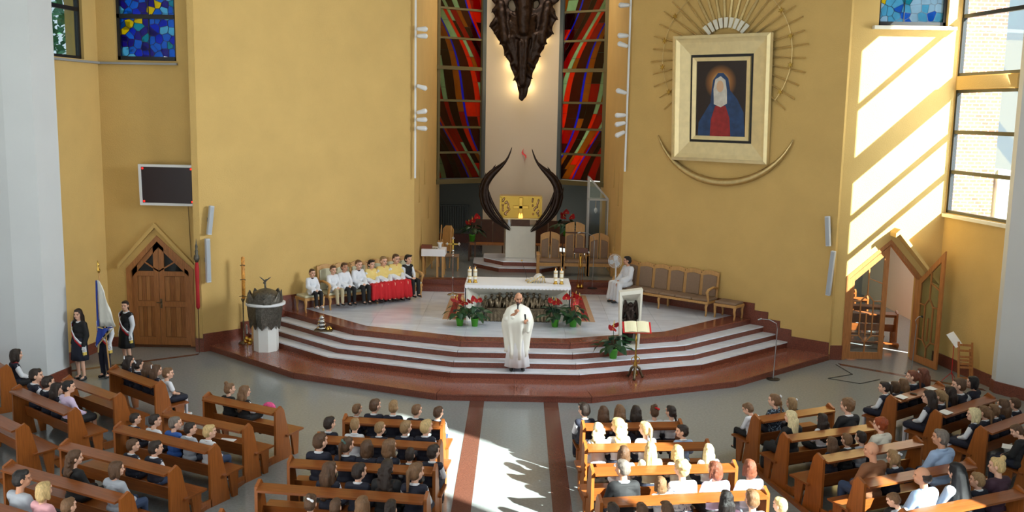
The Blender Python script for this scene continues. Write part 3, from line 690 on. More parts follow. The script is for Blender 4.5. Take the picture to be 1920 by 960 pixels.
def hair_meshes():
    H = {}; rr = random.Random(3)
    groove = lambda k=90, a=.0028: (lambda c, n: c + n * a * math.sin(math.atan2(c.x, c.y + .02) * k + c.z * 14) if c.z < .885 else c)
    def cap_(mb, g=0, fr=1): mb.ell((0, -.004, .800), (.081 + g, .098 + g, .090 + g)); mb.ell((0, -.028, .755), (.079 + g, .078 + g, .085 + g)); mb.ell((0, .058, .848), (.062, .044, .036))
    def mk(k, mb, r=.4, v=.0105, fn=groove()): H[k] = remesh(mb, v, 2, r, 'hair', fn)
    mb = MB(); cap_(mb); mk('short', mb)
    mb = MB(); mb.ell((0, -.004, .802), (.078, .098, .088)); mb.ell((0, .050, .845), (.060, .048, .034)); mb.ell((0, -.028, .760), (.076, .074, .075)); mk('crop', mb)
    mb = MB(); cap_(mb, .004); mb.ell((0, .055, .855), (.066, .055, .035)); mb.ell((-.03, .07, .86), (.05, .04, .025)); mk('mop', mb)
    mb = MB(); mb.ell((0, -.045, .752), (.080, .058, .062)); mb.ell((.055, -.015, .765), (.026, .05, .04)); mb.ell((-.055, -.015, .765), (.026, .05, .04)); mk('balding', mb)
    mb = MB(); cap_(mb, .006)
    for s in (-1, 1): mb.cap((s * .068, .01, .80), (s * .075, .02, .665), .034, .030)
    mb.ell((0, -.05, .70), (.092, .055, .09)); mk('bob', mb)
    mb = MB(); cap_(mb, .006)
    for s in (-1, 1): mb.cap((s * .066, .0, .80), (s * .080, -.01, .60), .034, .036); mb.cap((s * .045, -.07, .7), (s * .06, -.085, .43), .055, .035)
    mb.cap((0, -.07, .72), (0, -.10, .40), .065, .045); mk('long', mb)
    mb = MB(); cap_(mb); mb.sphere((0, -.10, .815), .03); mb.cap((0, -.115, .80), (0, -.135, .56), .032, .014); mk('ponytail', mb)
    mb = MB(); cap_(mb); mb.sphere((0, -.055, .895), .042); mk('bun', mb)
    mb = MB(); cap_(mb)
    for i in range(8): mb.sphere((.0 + .012 * (i % 2), -.10 - .004 * i, .76 - .042 * i), .026 - .001 * i)
    mk('braid', mb)
    mb = MB(); cap_(mb, .002)
    for s in (-1, 1):
        for i in range(7): mb.sphere((s * (.075 + .006 * i), -.03 - .002 * i, .73 - .04 * i), .024 - .001 * i)
    mk('pigtails', mb)
    mb = MB(); cap_(mb, .008)
    for i in range(70):
        a, b = rr.uniform(0, 2 * PI), rr.uniform(-.2, 1.45); mb.sphere((.09 * math.cos(b) * math.cos(a), -.01 + .102 * math.cos(b) * math.sin(a) - (.03 if math.sin(a) > .3 and b < .6 else 0), .79 + .10 * math.sin(b)), rr.uniform(.014, .024), 7, 5)
    mk('curly', mb, fn=None)
    mb = MB(); cap_(mb, .006); mb.cap((0, -.06, .74), (0, -.09, .52), .07, .08)
    for i in range(90):
        a = rr.uniform(-2.8, -.35); z = rr.uniform(.44, .82); r_ = .10 + (.82 - z) * .12; mb.sphere((r_ * math.cos(a), -.02 + r_ * .85 * math.sin(a), z), rr.uniform(.016, .028), 7, 5)
    mk('wavy', mb, fn=None)
    mb = MB(); cap_(mb, .014); mb.cap((0, -.05, .74), (0, -.13, .30), .10, .14); mb.cap((0, -.06, .60), (-.10, -.10, .34), .11, .09); mb.cap((0, -.06, .60), (.10, -.10, .34), .11, .09); mb.ell((0, .02, .86), (.088, .085, .035)); mk('veil', mb, fn=fold(.006, 50, 30, 2))
    return H
HM = hair_meshes()
BODY = {}
def body_mesh(pose, hs, yaw, pitch):
    k = (pose, hs, yaw, pitch)
    if k not in BODY: BODY[k] = figure(SIT if pose == 'sit' else STAND, yaw, pitch, hs)
    return BODY[k]
bow_mb = MB()
for s in (-1, 1): bow_mb.ell((s * .022, 0, 0), (.022, .010, .016), 8, 5)
bow_mb.sphere((0, 0, 0), .010, 8, 5); BOW = bow_mb.mesh('hair_bow')
def person(loc, rz, s, label, group, hair='short', hc='brown', top='shirt', tc='white', over=None, oc='navy', bottom='trousers', bc='navy', yaw=0, pitch=0, kid=True, pose='sit', skin=0, bow=None, collar=None, shoes=shoe_m, socks=None):
    hs = 1.30 if kid else 1.08
    t = thing('person', label, 'person', loc, rz, group, s)
    b = obj('body', body_mesh(pose, hs, yaw, pitch), None, t); b.material_slots[0].link = 'OBJECT'; b.material_slots[0].material = SKIN[skin]
    C = CL[pose]
    obj(top if top != 'short_shirt' else 'shirt', C[top], CLO[tc], t, link='OBJECT')
    if over: obj(over, C[over], CLO[oc], t, link='OBJECT')
    if bottom: obj(bottom, C[bottom], CLO[bc], t, link='OBJECT')
    obj('shoes', C['shoes'], shoes, t, link='OBJECT')
    if socks: obj('socks', C['socks'], CLO[socks], t, link='OBJECT')
    if collar: obj('collar', C['collar'], CLO[collar], t, link='OBJECT')
    T = headM(yaw, pitch, hs)
    if hair: h = obj('hair' if hair != 'veil' else 'veil', HM[hair], HAIR[hc] if hair != 'veil' else CLO['black'], t, link='OBJECT'); h.matrix_local = T
    if bow:
        o = obj('hair_bow', BOW, CLO[bow], t, link='OBJECT'); o.matrix_local = T @ Matrix.Translation((.03, -.085, .855)) @ Matrix.Rotation(.5, 4, 'Y') @ Matrix.Scale(1.25, 4)
    return t
PEWS = {'A1': [[-2.86, 15.57], [-1.13, 15.38]], 'A2': [[-3.08, 14.62], [-1.13, 14.37]], 'A3': [[-3.26, 13.55], [-1.12, 13.33]], 'A4': [[-3.49, 12.61], [-1.13, 12.29]], 'A5': [[-3.72, 11.6], [-1.13, 11.25]],
'B1': [[1.11, 15.45], [2.84, 15.66]], 'B2': [[1.12, 14.44], [3.06, 14.65]], 'B3': [[1.12, 13.43], [3.31, 13.73]], 'B4': [[1.14, 12.3], [3.52, 12.73]], 'B5': [[1.14, 11.25], [3.75, 11.8]],
'C1': [[-5.5, 16.68], [-4.0, 15.89]], 'C2': [[-5.9, 15.76], [-4.26, 14.94]], 'C3': [[-6.36, 14.94], [-4.52, 13.98]], 'C4': [[-6.82, 14.08], [-4.8, 13.06]], 'C5': [[-7.23, 13.18], [-5.06, 12.07]], 'C6': [[-7.6, 12.25], [-5.35, 11.1]],
'D1': [[-7.88, 18.4], [-6.58, 17.33]], 'D2': [[-8.45, 17.62], [-6.98, 16.5]], 'D3': [[-9.03, 16.93], [-7.39, 15.62]], 'D4': [[-9.37, 15.99], [-7.81, 14.74]],
'E1': [[4.12, 15.98], [5.69, 16.74]], 'E2': [[4.36, 15.04], [6.05, 15.73]], 'E3': [[4.63, 14.09], [6.54, 15.02]], 'E4': [[4.91, 13.13], [6.94, 14.05]], 'E5': [[5.13, 12.04], [7.1, 12.95]],
'F1': [[6.99, 17.33], [8.3, 18.34]], 'F2': [[7.41, 16.43], [8.95, 17.62]], 'F3': [[7.81, 15.58], [9.57, 16.92]], 'F4': [[8.25, 14.75], [10.1, 16.15]], 'G1': [[-11.0, 19.3], [-9.92, 18.22]]}
BLK = {'A': 'left of the aisle', 'B': 'right of the aisle', 'C': 'of the left angled block', 'D': 'of the far left block', 'E': 'of the right angled block', 'F': 'of the far right block', 'G': 'against the left pier'}
def prow(k): return '%s pew %s' % (word(int(k[1]) - 1), BLK[k[0]])
for k, (P_, Q_) in PEWS.items():
    pew(P_, Q_, 'brown wooden pew, %s from the altar, %s' % (word(int(k[1]) - 1), BLK[k[0]].replace('of the', 'in the')) if k != 'G1' else 'brown wooden pew standing alone against the left white pier', 'pews ' + BLK[k[0]])
# floor rails tying the angled pew blocks together
for nm, a, b, lb in (('C', (-3.92, 16.5), (-5.2, 11.6), 'long low wooden floor rail along the left angled pews'), ('E', (4.05, 16.3), (5.0, 11.6), 'long low wooden floor rail along the right angled pews')):
    o = MB().prism([(a[0] - .03, a[1]), (a[0] + .03, a[1]), (b[0] + .03, b[1]), (b[0] - .03, b[1])], 0, .06).build('floor_rail', pew_m); tag(o, lb, 'rail')

# who sits where: pew, position along it (m), size, clothing/hair code, what one sees
B_ = dict(over='vest', oc='navy', collar='white')                          # school uniform: navy vest over white shirt
J_ = dict(over='jacket', oc='navy', collar='white')
G_ = dict(over='vest', oc='navy', bottom='skirt', bc='navy', socks='sock', collar='white')
def U(d, **k): r = dict(d); r.update(k); return r
PEOPLE = [
('A1', .16, .66, U(J_, hair='crop', hc='mid', yaw=-30), 'navy jumper, head turned right'), ('A1', .47, .77, U(J_, hair='short', hc='brown', yaw=-30), 'navy jumper, tallest of the row'),
('A1', .80, .76, U(J_, hair='short', hc='light'), 'navy jumper, sandy hair'), ('A1', 1.19, .71, U(J_, hair='crop', hc='mid', yaw=-30), 'navy jumper with white collar'), ('A1', 1.56, .69, dict(hair='short', hc='brown', bc='denim', over='vest', oc='navy', collar='white', yaw=-30), 'navy vest and blue trousers'),
('A2', .09, .74, U(B_, hair='short', hc='dark', yaw=-30), 'navy vest, dark hair'), ('A2', .52, .74, dict(hair='crop', hc='light', collar='white'), 'plain white shirt, cropped hair'), ('A2', .92, .70, U(B_, hair='crop', hc='light', yaw=-30), 'navy vest, cropped fair hair'),
('A2', 1.34, .75, U(B_, hair='short', hc='light', yaw=-30), 'navy vest, sunlit fair hair'), ('A2', 1.67, .79, dict(hair='short', hc='blond', over='vest', oc='navy', collar='white', yaw=-30), 'navy vest, sun on white collar'),
('A3', .35, .85, U(J_, hair='short', hc='brown', yaw=-30), 'broad navy jumper, cropped hair'), ('A3', .76, .80, U(G_, hair='ponytail', hc='brown', yaw=-30, bow='mint'), 'navy vest, ponytail with clip'), ('A3', 1.07, .77, U(G_, hair='bob', hc='brown'), 'navy vest, bobbed hair'),
('A3', 1.40, .81, U(G_, hair='bob', hc='mid', yaw=-30), 'navy vest, longer bob'), ('A3', 1.72, .68, U(B_, hair='short', hc='dark'), 'small, navy vest'), ('A3', 2.06, .76, U(B_, hair='short', hc='dark', yaw=-30), 'navy vest, white sleeve at aisle'),
('A4', .92, .79, U(G_, hair='long', hc='brown', yaw=-30), 'navy vest, long straight hair'), ('A4', 1.34, .80, U(J_, hair='short', hc='dark', yaw=-30), 'navy jumper, white collar'), ('A4', 1.75, .93, dict(hair='wavy', hc='dark', over='jacket', oc='black', bottom='skirt', bc='black', kid=False), 'very long dark loose hair'),
('A4', 2.14, .87, U(G_, hair='ponytail', hc='mid', yaw=-30), 'ponytail and white sleeves'),
('A5', 1.12, .73, U(G_, hair='bun', hc='brown', bow='white'), 'white hair clip'), ('A5', 1.45, .70, U(B_, hair='short', hc='brown'), 'only top of brown head seen'), ('A5', 1.80, .76, U(G_, hair='bob', hc='mid'), 'only top of fair head seen'), ('A5', 2.17, .74, U(G_, hair='ponytail', hc='dark'), 'only top of dark head seen'),
('B1', .12, .79, U(B_, hair='mop', hc='dark', yaw=30), 'navy vest, white sleeve at aisle'), ('B1', .44, .72, U(G_, hair='long', hc='brown'), 'long brown hair over vest'), ('B1', .72, .74, U(G_, hair='long', hc='mid'), 'long lighter hair over vest'),
('B1', 1.00, .72, U(G_, hair='long', hc='dark'), 'long dark hair over vest'), ('B1', 1.32, .72, dict(hair='bun', hc='brown', bow='red', bottom='skirt'), 'white blouse, red hair bow'), ('B1', 1.62, .71, dict(hair='braid', hc='dark', bottom='skirt', yaw=30), 'white blouse, dark braid'),
('B2', .25, .77, dict(hair='wavy', hc='pale', bottom='skirt', bc='white'), 'sunlit long pale hair'), ('B2', .58, .85, dict(hair='wavy', hc='blond', bottom='skirt', yaw=30), 'taller, curly blond hair'), ('B2', 1.02, .78, dict(hair='ponytail', hc='blond', bottom='skirt', yaw=30), 'white blouse, blond ponytail'),
('B2', 1.63, .72, dict(hair='short', hc='dark', tc='ltblue', yaw=75, collar='white'), 'pale blue shirt, looking back'),
('B3', .57, .73, dict(hair='bob', hc='brown', bottom='skirt', bc='white'), 'white blouse, brown bob'), ('B3', .97, .82, dict(hair='long', hc='blond', tc='beige', bottom='skirt', kid=False), 'long straight blond hair'), ('B3', 1.39, .72, dict(hair='bob', hc='blond', tc='cream', bottom='skirt'), 'fair bobbed hair'),
('B3', 1.87, .76, dict(hair='long', hc='pale', tc='white', bottom='skirt', kid=False), 'very fair long hair'),
('B4', .43, 1.0, dict(hair='crop', hc='grey', over='jacket', oc='black', collar='white', kid=False, skin=1, yaw=30), 'black jumper, cropped grey hair'), ('B4', .97, .66, U(G_, hair='bob', hc='mid', tc='white', over=None), 'small, behind shelf of next pew'),
('B4', 1.27, .95, dict(hair='curly', hc='blond', tc='pattern2', bottom='skirt', bc='navy', kid=False, yaw=30), 'patterned pale blouse, short curls'), ('B4', 1.76, .90, dict(hair='bob', hc='auburn', top='short_shirt', tc='lilac', bottom='skirt', bc='black', kid=False, yaw=30), 'lilac short-sleeved top'),
('B4', 2.26, .90, dict(hair='bob', hc='auburn', tc='white', bottom='skirt', bc='grey', kid=False), 'white top, auburn bob'),
('B5', .19, .77, U(B_, hair='short', hc='dark'), 'top of dark head'), ('B5', .57, .74, U(B_, hair='short', hc='brown'), 'top of brown head'), ('B5', .91, .73, U(B_, hair='mop', hc='brown'), 'top of tousled head'), ('B5', 1.71, .88, dict(hair='long', hc='black', over='jacket', oc='plum', bottom='skirt', bc='black', kid=False), 'long glossy black hair'),
('B5', 2.07, .83, dict(hair='short', hc='mid', tc='white'), 'white shirt, fair brown hair'), ('B5', 2.48, .69, dict(hair='short', hc='blond', tc='cream', yaw=30), 'blond child'),
('C1', .28, .70, dict(hair='bun', hc='mid', tc='black', bottom='skirt', bc='black', yaw=-30, over='vest', oc='black'), 'black dress, top knot'), ('C1', .64, .71, dict(hair='long', hc='mid', tc='white', over='vest', oc='black', bottom='skirt', bc='black', yaw=-30, socks='grey'), 'black and white, pink bag'),
('C3', .06, .64, dict(hair='crop', hc='dark', collar='white', yaw=-30, over='vest', oc='navy'), 'dark hair and glasses'), ('C3', .51, .70, dict(hair='crop', hc='dark', tc='white', yaw=-30), 'white shirt, dark crop'), ('C3', .96, .74, dict(hair='crop', hc='grey', tc='blue', over='jacket', oc='blue', yaw=-30), 'bright blue jumper'),
('C3', 1.29, .70, dict(hair='crop', hc='dark', tc='white', collar='white', yaw=-30, over='jacket', oc='grey'), 'pale grey shirt'), ('C3', 1.70, .73, dict(hair='short', hc='blond', tc='white', bc='denim', shoes=shoe_w, collar='white', yaw=-30), 'white shirt, navy trousers, white shoes'),
('C4', 1.13, .68, U(B_, hair='crop', hc='brown', yaw=-30), 'navy vest, cropped hair'), ('C4', 1.60, .74, U(B_, hair='short', hc='dark', yaw=-30, bc='denim'), 'navy vest, white sleeve'),
('C5', 1.08, .86, dict(hair='wavy', hc='brown', over='jacket', oc='black', bc='black', kid=False, yaw=-30), 'black jacket, wavy hair, hand at chin'), ('C5', 1.91, .85, dict(hair='bob', hc='brown', tc='grey', over='jacket', oc='grey', bc='denim', kid=False, yaw=-30), 'pale grey jacket and jeans'),
('C6', 1.23, .96, dict(hair='short', hc='black', tc='grey', kid=False, yaw=-30, skin=1), 'pale grey top, black hair'), ('C6', 1.67, .87, dict(hair='bob', hc='blond', tc='pink', bottom='skirt', kid=False), 'pink top, streaked blond bob'), ('C6', 2.12, .70, dict(hair='short', hc='mid', tc='beige'), 'small, tousled fair hair'),
('D1', .09, .71, U(G_, hair='long', hc='dark', bow='white', yaw=-30), 'long dark hair, white flower clip'), ('D1', .45, .69, U(G_, hair='ponytail', hc='dark', bow='white', over='vest'), 'white blouse, small bow'), ('D1', .80, .70, U(G_, hair='long', hc='brown'), 'long brown hair'), ('D1', 1.10, .71, U(G_, hair='long', hc='brown', bow='white', yaw=-30), 'brown hair with big white bow'),
('D1', 1.50, .73, dict(hair='short', hc='mid', top='short_shirt', tc='white', bottom='skirt', socks='sock', shoes=shoe_w, yaw=-30), 'white tee-shirt and navy skirt'),
('D3', .16, .84, U(B_, hair='short', hc='dark', yaw=-30), 'navy vest over white shirt'), ('D3', .62, .78, U(G_, hair='short', hc='dark'), 'dark hair, partly hidden'), ('D3', .95, .72, U(G_, hair='long', hc='dark', yaw=-30), 'long dark hair'), ('D3', 1.38, .89, dict(hair='short', hc='black', tc='lilac', bc='black', bottom='skirt', kid=False, yaw=-30), 'pale lilac blouse, short black hair'),
('G1', 1.30, .80, dict(hair='bob', hc='dark', over='vest', oc='navy', collar='red', bottom='skirt', bc='black', yaw=0), 'navy vest, red neckerchief, dark bob'),
('E1', .16, .68, dict(hair='short', hc='mid', tc='white', bc='black', pitch=-25, yaw=30), 'white shirt, black trousers, head bowed'), ('E1', .67, .78, dict(hair='braid', hc='mid', tc='pattern', over='jacket', oc='pattern', bottom='skirt', yaw=30, bow='white'), 'flowered blue jacket, braid'), ('E1', 1.06, .66, dict(hair='bob', hc='light', over='vest', oc='black', collar='white', bottom='skirt', bow='white', yaw=30), 'small, white hair clip'),
('E2', .35, .86, dict(hair='long', hc='pale', over='jacket', oc='black', bottom='cassock', bc='black', kid=False, yaw=30), 'black dress, long fair hair'), ('E2', .99, .70, dict(hair='long', hc='dark', tc='white', bottom='skirt', bc='black'), 'white blouse, dark hair'), ('E2', 1.51, .97, dict(hair='curly', hc='mid', over='jacket', oc='black', collar='white', bc='black', kid=False, yaw=30), 'black leather jacket, short curls'),
('E3', .53, .66, dict(hair='long', hc='brown', tc='white', bottom='skirt', over='vest', oc='navy'), 'brown hair with clip'), ('E3', .84, .68, dict(hair='short', hc='mid', tc='white', over='vest', oc='black', collar='white'), 'small, fair brown hair'), ('E3', 1.14, .68, dict(hair='short', hc='dark', tc='grey'), 'grey top, dark hair'), ('E3', 1.54, .91, dict(hair='curly', hc='red', over='jacket', oc='cream', collar='cream', tc='red', bottom='skirt', bc='navy', kid=False, yaw=30), 'cream jacket, curly red hair'),
('E4', .50, 1.0, dict(hair=None, over='jacket', oc='brown', bc='denim', kid=False, skin=1, yaw=30), 'brown jacket, bald head'), ('E4', .92, .76, dict(hair='pigtails', hc='light', over='vest', oc='navy', collar='white', bottom='skirt', bow='white'), 'braids with white ribbon'), ('E4', 1.86, 1.03, dict(hair='short', hc='grey', over='jacket', oc='ltblue', collar='ltblue', bc='navy', kid=False, yaw=30, skin=1), 'light blue shirt, grey hair'),
('E5', .60, 1.02, dict(hair='balding', hc='dark', over='jacket', oc='ltblue', collar='ltblue', bc='black', kid=False, yaw=30, skin=1), 'pale blue shirt, balding head'), ('E5', .18, .66, dict(hair='crop', hc='mid', tc='grey', pitch=-25, yaw=30), 'small, fair head bowed'), ('E5', 1.22, .98, dict(hair='veil', over='jacket', oc='grey', bottom='cassock', bc='grey', kid=False), 'grey habit and black veil'),
('E5', 1.66, .73, dict(hair='short', hc='light', over='vest', oc='navy', collar='white', yaw=30), 'navy vest, fair hair'), ('E5', 2.03, .95, dict(hair='bun', hc='blond', over='jacket', oc='plum', bottom='skirt', bc='black', kid=False, yaw=30), 'plum jacket, fair bun'),
('F1', .17, .73, U(G_, hair='ponytail', hc='dark', bow='white', yaw=30), 'big white bow, white sleeve at aisle'), ('F1', .52, .67, U(G_, hair='bob', hc='brown'), 'brown bob'), ('F1', .81, .68, U(G_, hair='long', hc='mid'), 'long lighter hair'), ('F1', 1.13, .81, U(G_, hair='ponytail', hc='auburn', bow='white', yaw=30), 'white collar and hair clip'), ('F1', 1.49, .80, U(G_, hair='long', hc='auburn', yaw=30), 'long auburn hair'),
('F2', .24, .83, U(G_, hair='long', hc='dark', yaw=30), 'long dark hair, white sleeve'), ('F2', .62, .76, U(G_, hair='ponytail', hc='light', collar='white'), 'fair ponytail'), ('F2', .95, .78, U(G_, hair='long', hc='dark'), 'dark loose hair'), ('F2', 1.27, .90, U(B_, hair='short', hc='brown', yaw=30), 'taller, cropped brown hair'), ('F2', 1.76, .89, dict(hair='bob', hc='black', over='vest', oc='navy', kid=False, bottom='skirt', yaw=30), 'black bob, leaning on shelf'),
('F3', .25, .77, U(G_, hair='bob', hc='pale', yaw=30), 'pale blond bob, white sleeve'), ('F3', .60, .74, U(G_, hair='ponytail', hc='mid'), 'fair brown ponytail'), ('F3', .93, .71, U(G_, hair='pigtails', hc='mid', bow='white'), 'white hair bow'), ('F3', 1.26, .75, U(G_, hair='long', hc='brown'), 'long brown hair'), ('F3', 1.68, .70, U(G_, hair='short', hc='brown'), 'short brown hair'),
('F4', .12, .84, dict(hair='short', hc='brown', over='jacket', oc='black', kid=False, yaw=30, pitch=-25), 'dark jacket, reading a paper'),
]
PL = {'A': 'left of aisle', 'B': 'right of aisle', 'C': 'left angled block', 'D': 'far left block', 'E': 'right angled block', 'F': 'far right block', 'G': 'by left pier'}
rows = {}
for p in PEOPLE: rows.setdefault(p[0], []).append(p)
for k, ps in rows.items():
    P_, Q_ = Vector(PEWS[k][0]), Vector(PEWS[k][1]); u = (Q_ - P_).normalized(); n = Vector((-u.y, u.x)); rz = math.atan2(u.y, u.x)
    for i, (kk, t_, s, kw, look) in enumerate(sorted(ps, key=lambda q: q[1])):
        c = P_ + u * t_ + n * .27
        if k == 'G1': lab = 'seated person in %s, beside the left white pier' % look
        else: lab = 'person, %s, %s from left, %s pew, %s' % (look, word(i), word(int(k[1]) - 1), PL[k[0]])
        if len(lab.replace(',', ' ').split()) > 16: print('LONG', lab)
        kw = dict(kw); yw = kw.pop('yaw', 0)
        person((c.x, c.y, .457), rz, s, lab, 'people seated in the pews', yaw=yw, **kw)
# things carried or left in the pews
def flat(nm, lb, cat, k, t_, z, y, sx, sy, mat, rot=.2, th=.006, group=None):
    P_, Q_ = Vector(PEWS[k][0]), Vector(PEWS[k][1]); u = (Q_ - P_).normalized(); n = Vector((-u.y, u.x)); c = P_ + u * t_ + n * y
    o = MB().box(-sx / 2, -sy / 2, 0, sx / 2, sy / 2, th).build(nm, mat); o.location = (c.x, c.y, z); o.rotation_euler = (.12 if z > .8 else 0, 0, math.atan2(u.y, u.x) + rot); return tag(o, lb, cat, group)
flat('paper_sheet', 'white sheet of paper on shelf end nearest aisle, first far right pew', 'paper', 'F1', .22, .905, -.05, .21, .16, paper, .1)
flat('paper_sheet', 'white sheet of paper on far end of shelf, first far right pew', 'paper', 'F1', 1.22, .905, -.05, .21, .16, paper, -.1)
flat('paper_sheet', 'white sheet of paper on shelf end, second far right pew', 'paper', 'F2', .22, .905, -.05, .23, .17, paper, .05)
flat('mobile_phone', 'small dark phone on shelf, first far right pew', 'phone', 'F1', .62, .905, -.05, .07, .13, black_f, .7)
flat('paper_sheet', 'white sheets on empty seat, second left angled pew', 'paper', 'C2', 1.05, .457, .33, .26, .19, paper, .3)
flat('song_sheet', 'large white sheet held in hands at right frame edge', 'paper', 'F4', .25, .72, .45, .24, .32, paper, .4)
bag = MB().ell((0, 0, .10), (.12, .06, .10)).build('handbag', M('pink_bag', (232, 80, 140), .4, var=.3, scale=25), None, True)
bag.location = (-4.40, 16.76, .58); tag(bag, 'small pink bag on a lap in first left angled pew', 'bag')

# ================================================================ SANCTUARY FURNITURE
def at_wall(fr, u, o, z): v = fr.p(u, o, z); return (v.x, v.y, v.z)
def bench(name, fr, u0, u1, n, label, cat='bench', group=None, fab=None):
    L = u1 - u0; t = thing(name, label, cat, at_wall(fr, u0, .08, .75), fr.rz, group)
    t.rotation_euler = (0, 0, fr.rz); S_ = Matrix.Identity(4); fab = fab or uphol     # local x along wall, -y into the room
    def P(nm, mb, mat, bv=.0, par=t, sm=False):
        o = mb.build(nm, mat, par, sm)
        if bv: bevel(o, bv)
        return o
    w_ = L / n
    for i in range(n):
        x0 = w_ * i; top = []
        for k in range(9): a = k / 8; top.append((x0 + .02 + (w_ - .04) * a, 1.10 + .05 * math.sin(PI * a)))
        fr_ = [(x0, .42), (x0, 1.13)] + top + [(x0 + w_, 1.13), (x0 + w_, .42)]
        mb = MB(); mb.T = Matrix.Translation((0, -.10, 0)) @ Matrix.Rotation(-.10, 4, 'X')
        mb.prism(fr_, -.03, .015, 'y'); P('back_frame', mb, oak)
        mb = MB(); mb.T = Matrix.Translation((0, -.10, 0)) @ Matrix.Rotation(-.10, 4, 'X')
        mb.prism([(x0 + .05, .46), (x0 + .05, 1.0)] + [(x0 + .05 + (w_ - .10) * k / 6, 1.0 + .035 * math.sin(PI * k / 6)) for k in range(7)] + [(x0 + w_ - .05, 1.0), (x0 + w_ - .05, .46)], -.065, -.03, 'y'); P('back_cushion', mb, fab, .012)
        P('seat_cushion', MB().box(x0 + .005, -.58, .385, x0 + w_ - .005, -.05, .455), fab, .02)
        if i: P('knob', MB().sphere((x0, -.075, 1.075), .014, 8, 5), bronze)
    P('seat_frame', MB().box(0, -.60, .32, L, -.04, .385), oak, .01)
    def legp(x, y): return MB().tube([(x, y + .02, .34), (x, y - .03, .24), (x, y, .12), (x, y - .03, .0)], [.045, .036, .026, .024], 8)
    xs = [.05, L * .5, L - .05]
    for x in xs:
        P('leg', legp(x, -.56), oak, sm=True); P('leg', MB().box(x - .025, -.10, 0, x + .025, -.05, .34), oak)
    for x in (.02, L - .02):
        P('armrest', MB().tube([(x, -.06, .70), (x, -.30, .74), (x, -.55, .70), (x, -.62, .64), (x, -.585, .58), (x, -.54, .42), (x, -.56, .34)], [.03, .035, .038, .042, .034, .03, .04], 8), oak, sm=True)
    return t
bench('upholstered_bench', WL, 3.18, 6.25, 6, 'long oak bench with beige cushions under the left yellow wall', group='sanctuary benches', fab=M('cream_upholstery', (206, 200, 170), .85))
bench('upholstered_bench', WR, .22, 3.22, 6, 'long oak bench with brown cushions under the right yellow wall', group='sanctuary benches', fab=uphol_b)
def stool(fr, u0, u1, label, fab):
    L = u1 - u0; t = thing('stool', label, 'stool', at_wall(fr, u0, .10, .75), fr.rz, 'sanctuary stools')
    bevel(MB().box(.02, -.50, .38, L - .02, -.03, .45).build('cushion', fab, t), .02); bevel(MB().box(0, -.52, .31, L, 0, .385).build('frame', oak, t), .01)
    for x in (.04, L - .04):
        for y in (-.48, -.05): MB().tube([(x, y, .33), (x, y - .02, .22), (x, y + .01, .1), (x, y - .02, 0)], [.045, .035, .026, .026], 8).build('leg', oak, t, True)
stool(WL, 2.50, 3.10, 'low oak stool with beige cushion at left bench end', MATS['cream_upholstery'])
stool(WR, 3.36, 4.0, 'low oak stool with brown cushion at right bench end', uphol_b)
# servers on the left bench
SV = [(2.82, .72, dict(top='surplice', bc='black', hair='crop', hc='brown', collar='navy', shoes=shoe_w), 'boy-sized person in white surplice sitting on the low stool'),
      (3.45, .75, dict(top='surplice', bc='beige', hair='crop', hc='brown', collar='white'), 'seated person in white surplice and beige trousers'),
      (3.80, .80, dict(top='surplice', bc='black', hair='short', hc='brown', collar='white', skin=1), 'person in white surplice second on the long bench, black trousers'),
      (4.25, .84, dict(top='surplice', bc='black', hair='crop', hc='mid', collar='navy'), 'person in white surplice with dark collar edging, beside the red cassocks'),
      (4.66, .80, dict(top='surplice', over='cape', oc='yellow', bottom='cassock', bc='red', hair='mop', hc='dark', collar='red'), 'person in red cassock and yellow cape wearing glasses, leftmost red'),
      (5.06, .87, dict(top='surplice', over='cape', oc='yellow', bottom='cassock', bc='red', hair='crop', hc='light', collar='red'), 'person in red cassock and yellow cape, middle one of three'),
      (5.48, .90, dict(top='surplice', over='cape', oc='yellow', bottom='cassock', bc='red', hair='crop', hc='brown', collar='red'), 'person in red cassock and yellow cape, rightmost red'),
      (5.90, .84, dict(over='vest', oc='black', bc='black', hair='mop', hc='black', collar='white'), 'person in black vest and white shirt at right end of left bench')]
for u, s, kw, lab in SV:
    person(at_wall(WL, u, .44, 1.205), WL.rz + PI, s, lab, 'servers on the left bench', yaw=0, **kw)
person(at_wall(WR, .55, .46, 1.205), WR.rz + PI - .35, .96, 'bearded person in white alb sitting on the right bench beside the fan', None, top='surplice', tc='white', bottom='cassock', bc='white', hair='short', hc='black', kid=False, skin=1, yaw=-30)

# --- altar
alt = thing('altar', 'white stone altar with recessed sloping front in the middle of the platform', 'altar', (.04, 24.55, .75))
X, Y0, Y1, H_ = 1.31, -.60, .62, .93
def quad(vs, nm, mat, par): return MB().add(vs, [(0, 1, 2, 3)]).build(nm, mat, par)
bevel(MB().box(-X, Y0, H_ - .035, X, Y1, H_).build('table_top', cream_s, alt), .006)
mb = MB(); o_ = [(-X + .01, 0), (-X + .01, H_ - .035), (X - .01, H_ - .035), (X - .01, 0)]; i_ = [(-X + .06, 0), (-X + .06, H_ - .09), (X - .06, H_ - .09), (X - .06, 0)]; d_ = [(-.97, 0), (-.97, .62), (.97, .62), (.97, 0)]
V = [(p[0], Y0 + .02, p[1]) for p in o_] + [(p[0], Y0 + .02, p[1]) for p in i_] + [(p[0], Y0 + .42, p[1]) for p in d_] + [(p[0], Y1 - .02, p[1]) for p in o_]
mb.add(V, [(0, 1, 5, 4), (1, 2, 6, 5), (2, 3, 7, 6), (4, 5, 9, 8), (5, 6, 10, 9), (6, 7, 11, 10), (8, 9, 10, 11), (0, 12, 13, 1), (3, 2, 14, 15), (12, 15, 14, 13), (1, 13, 14, 2)]); mb.build('body', cream_s, alt)
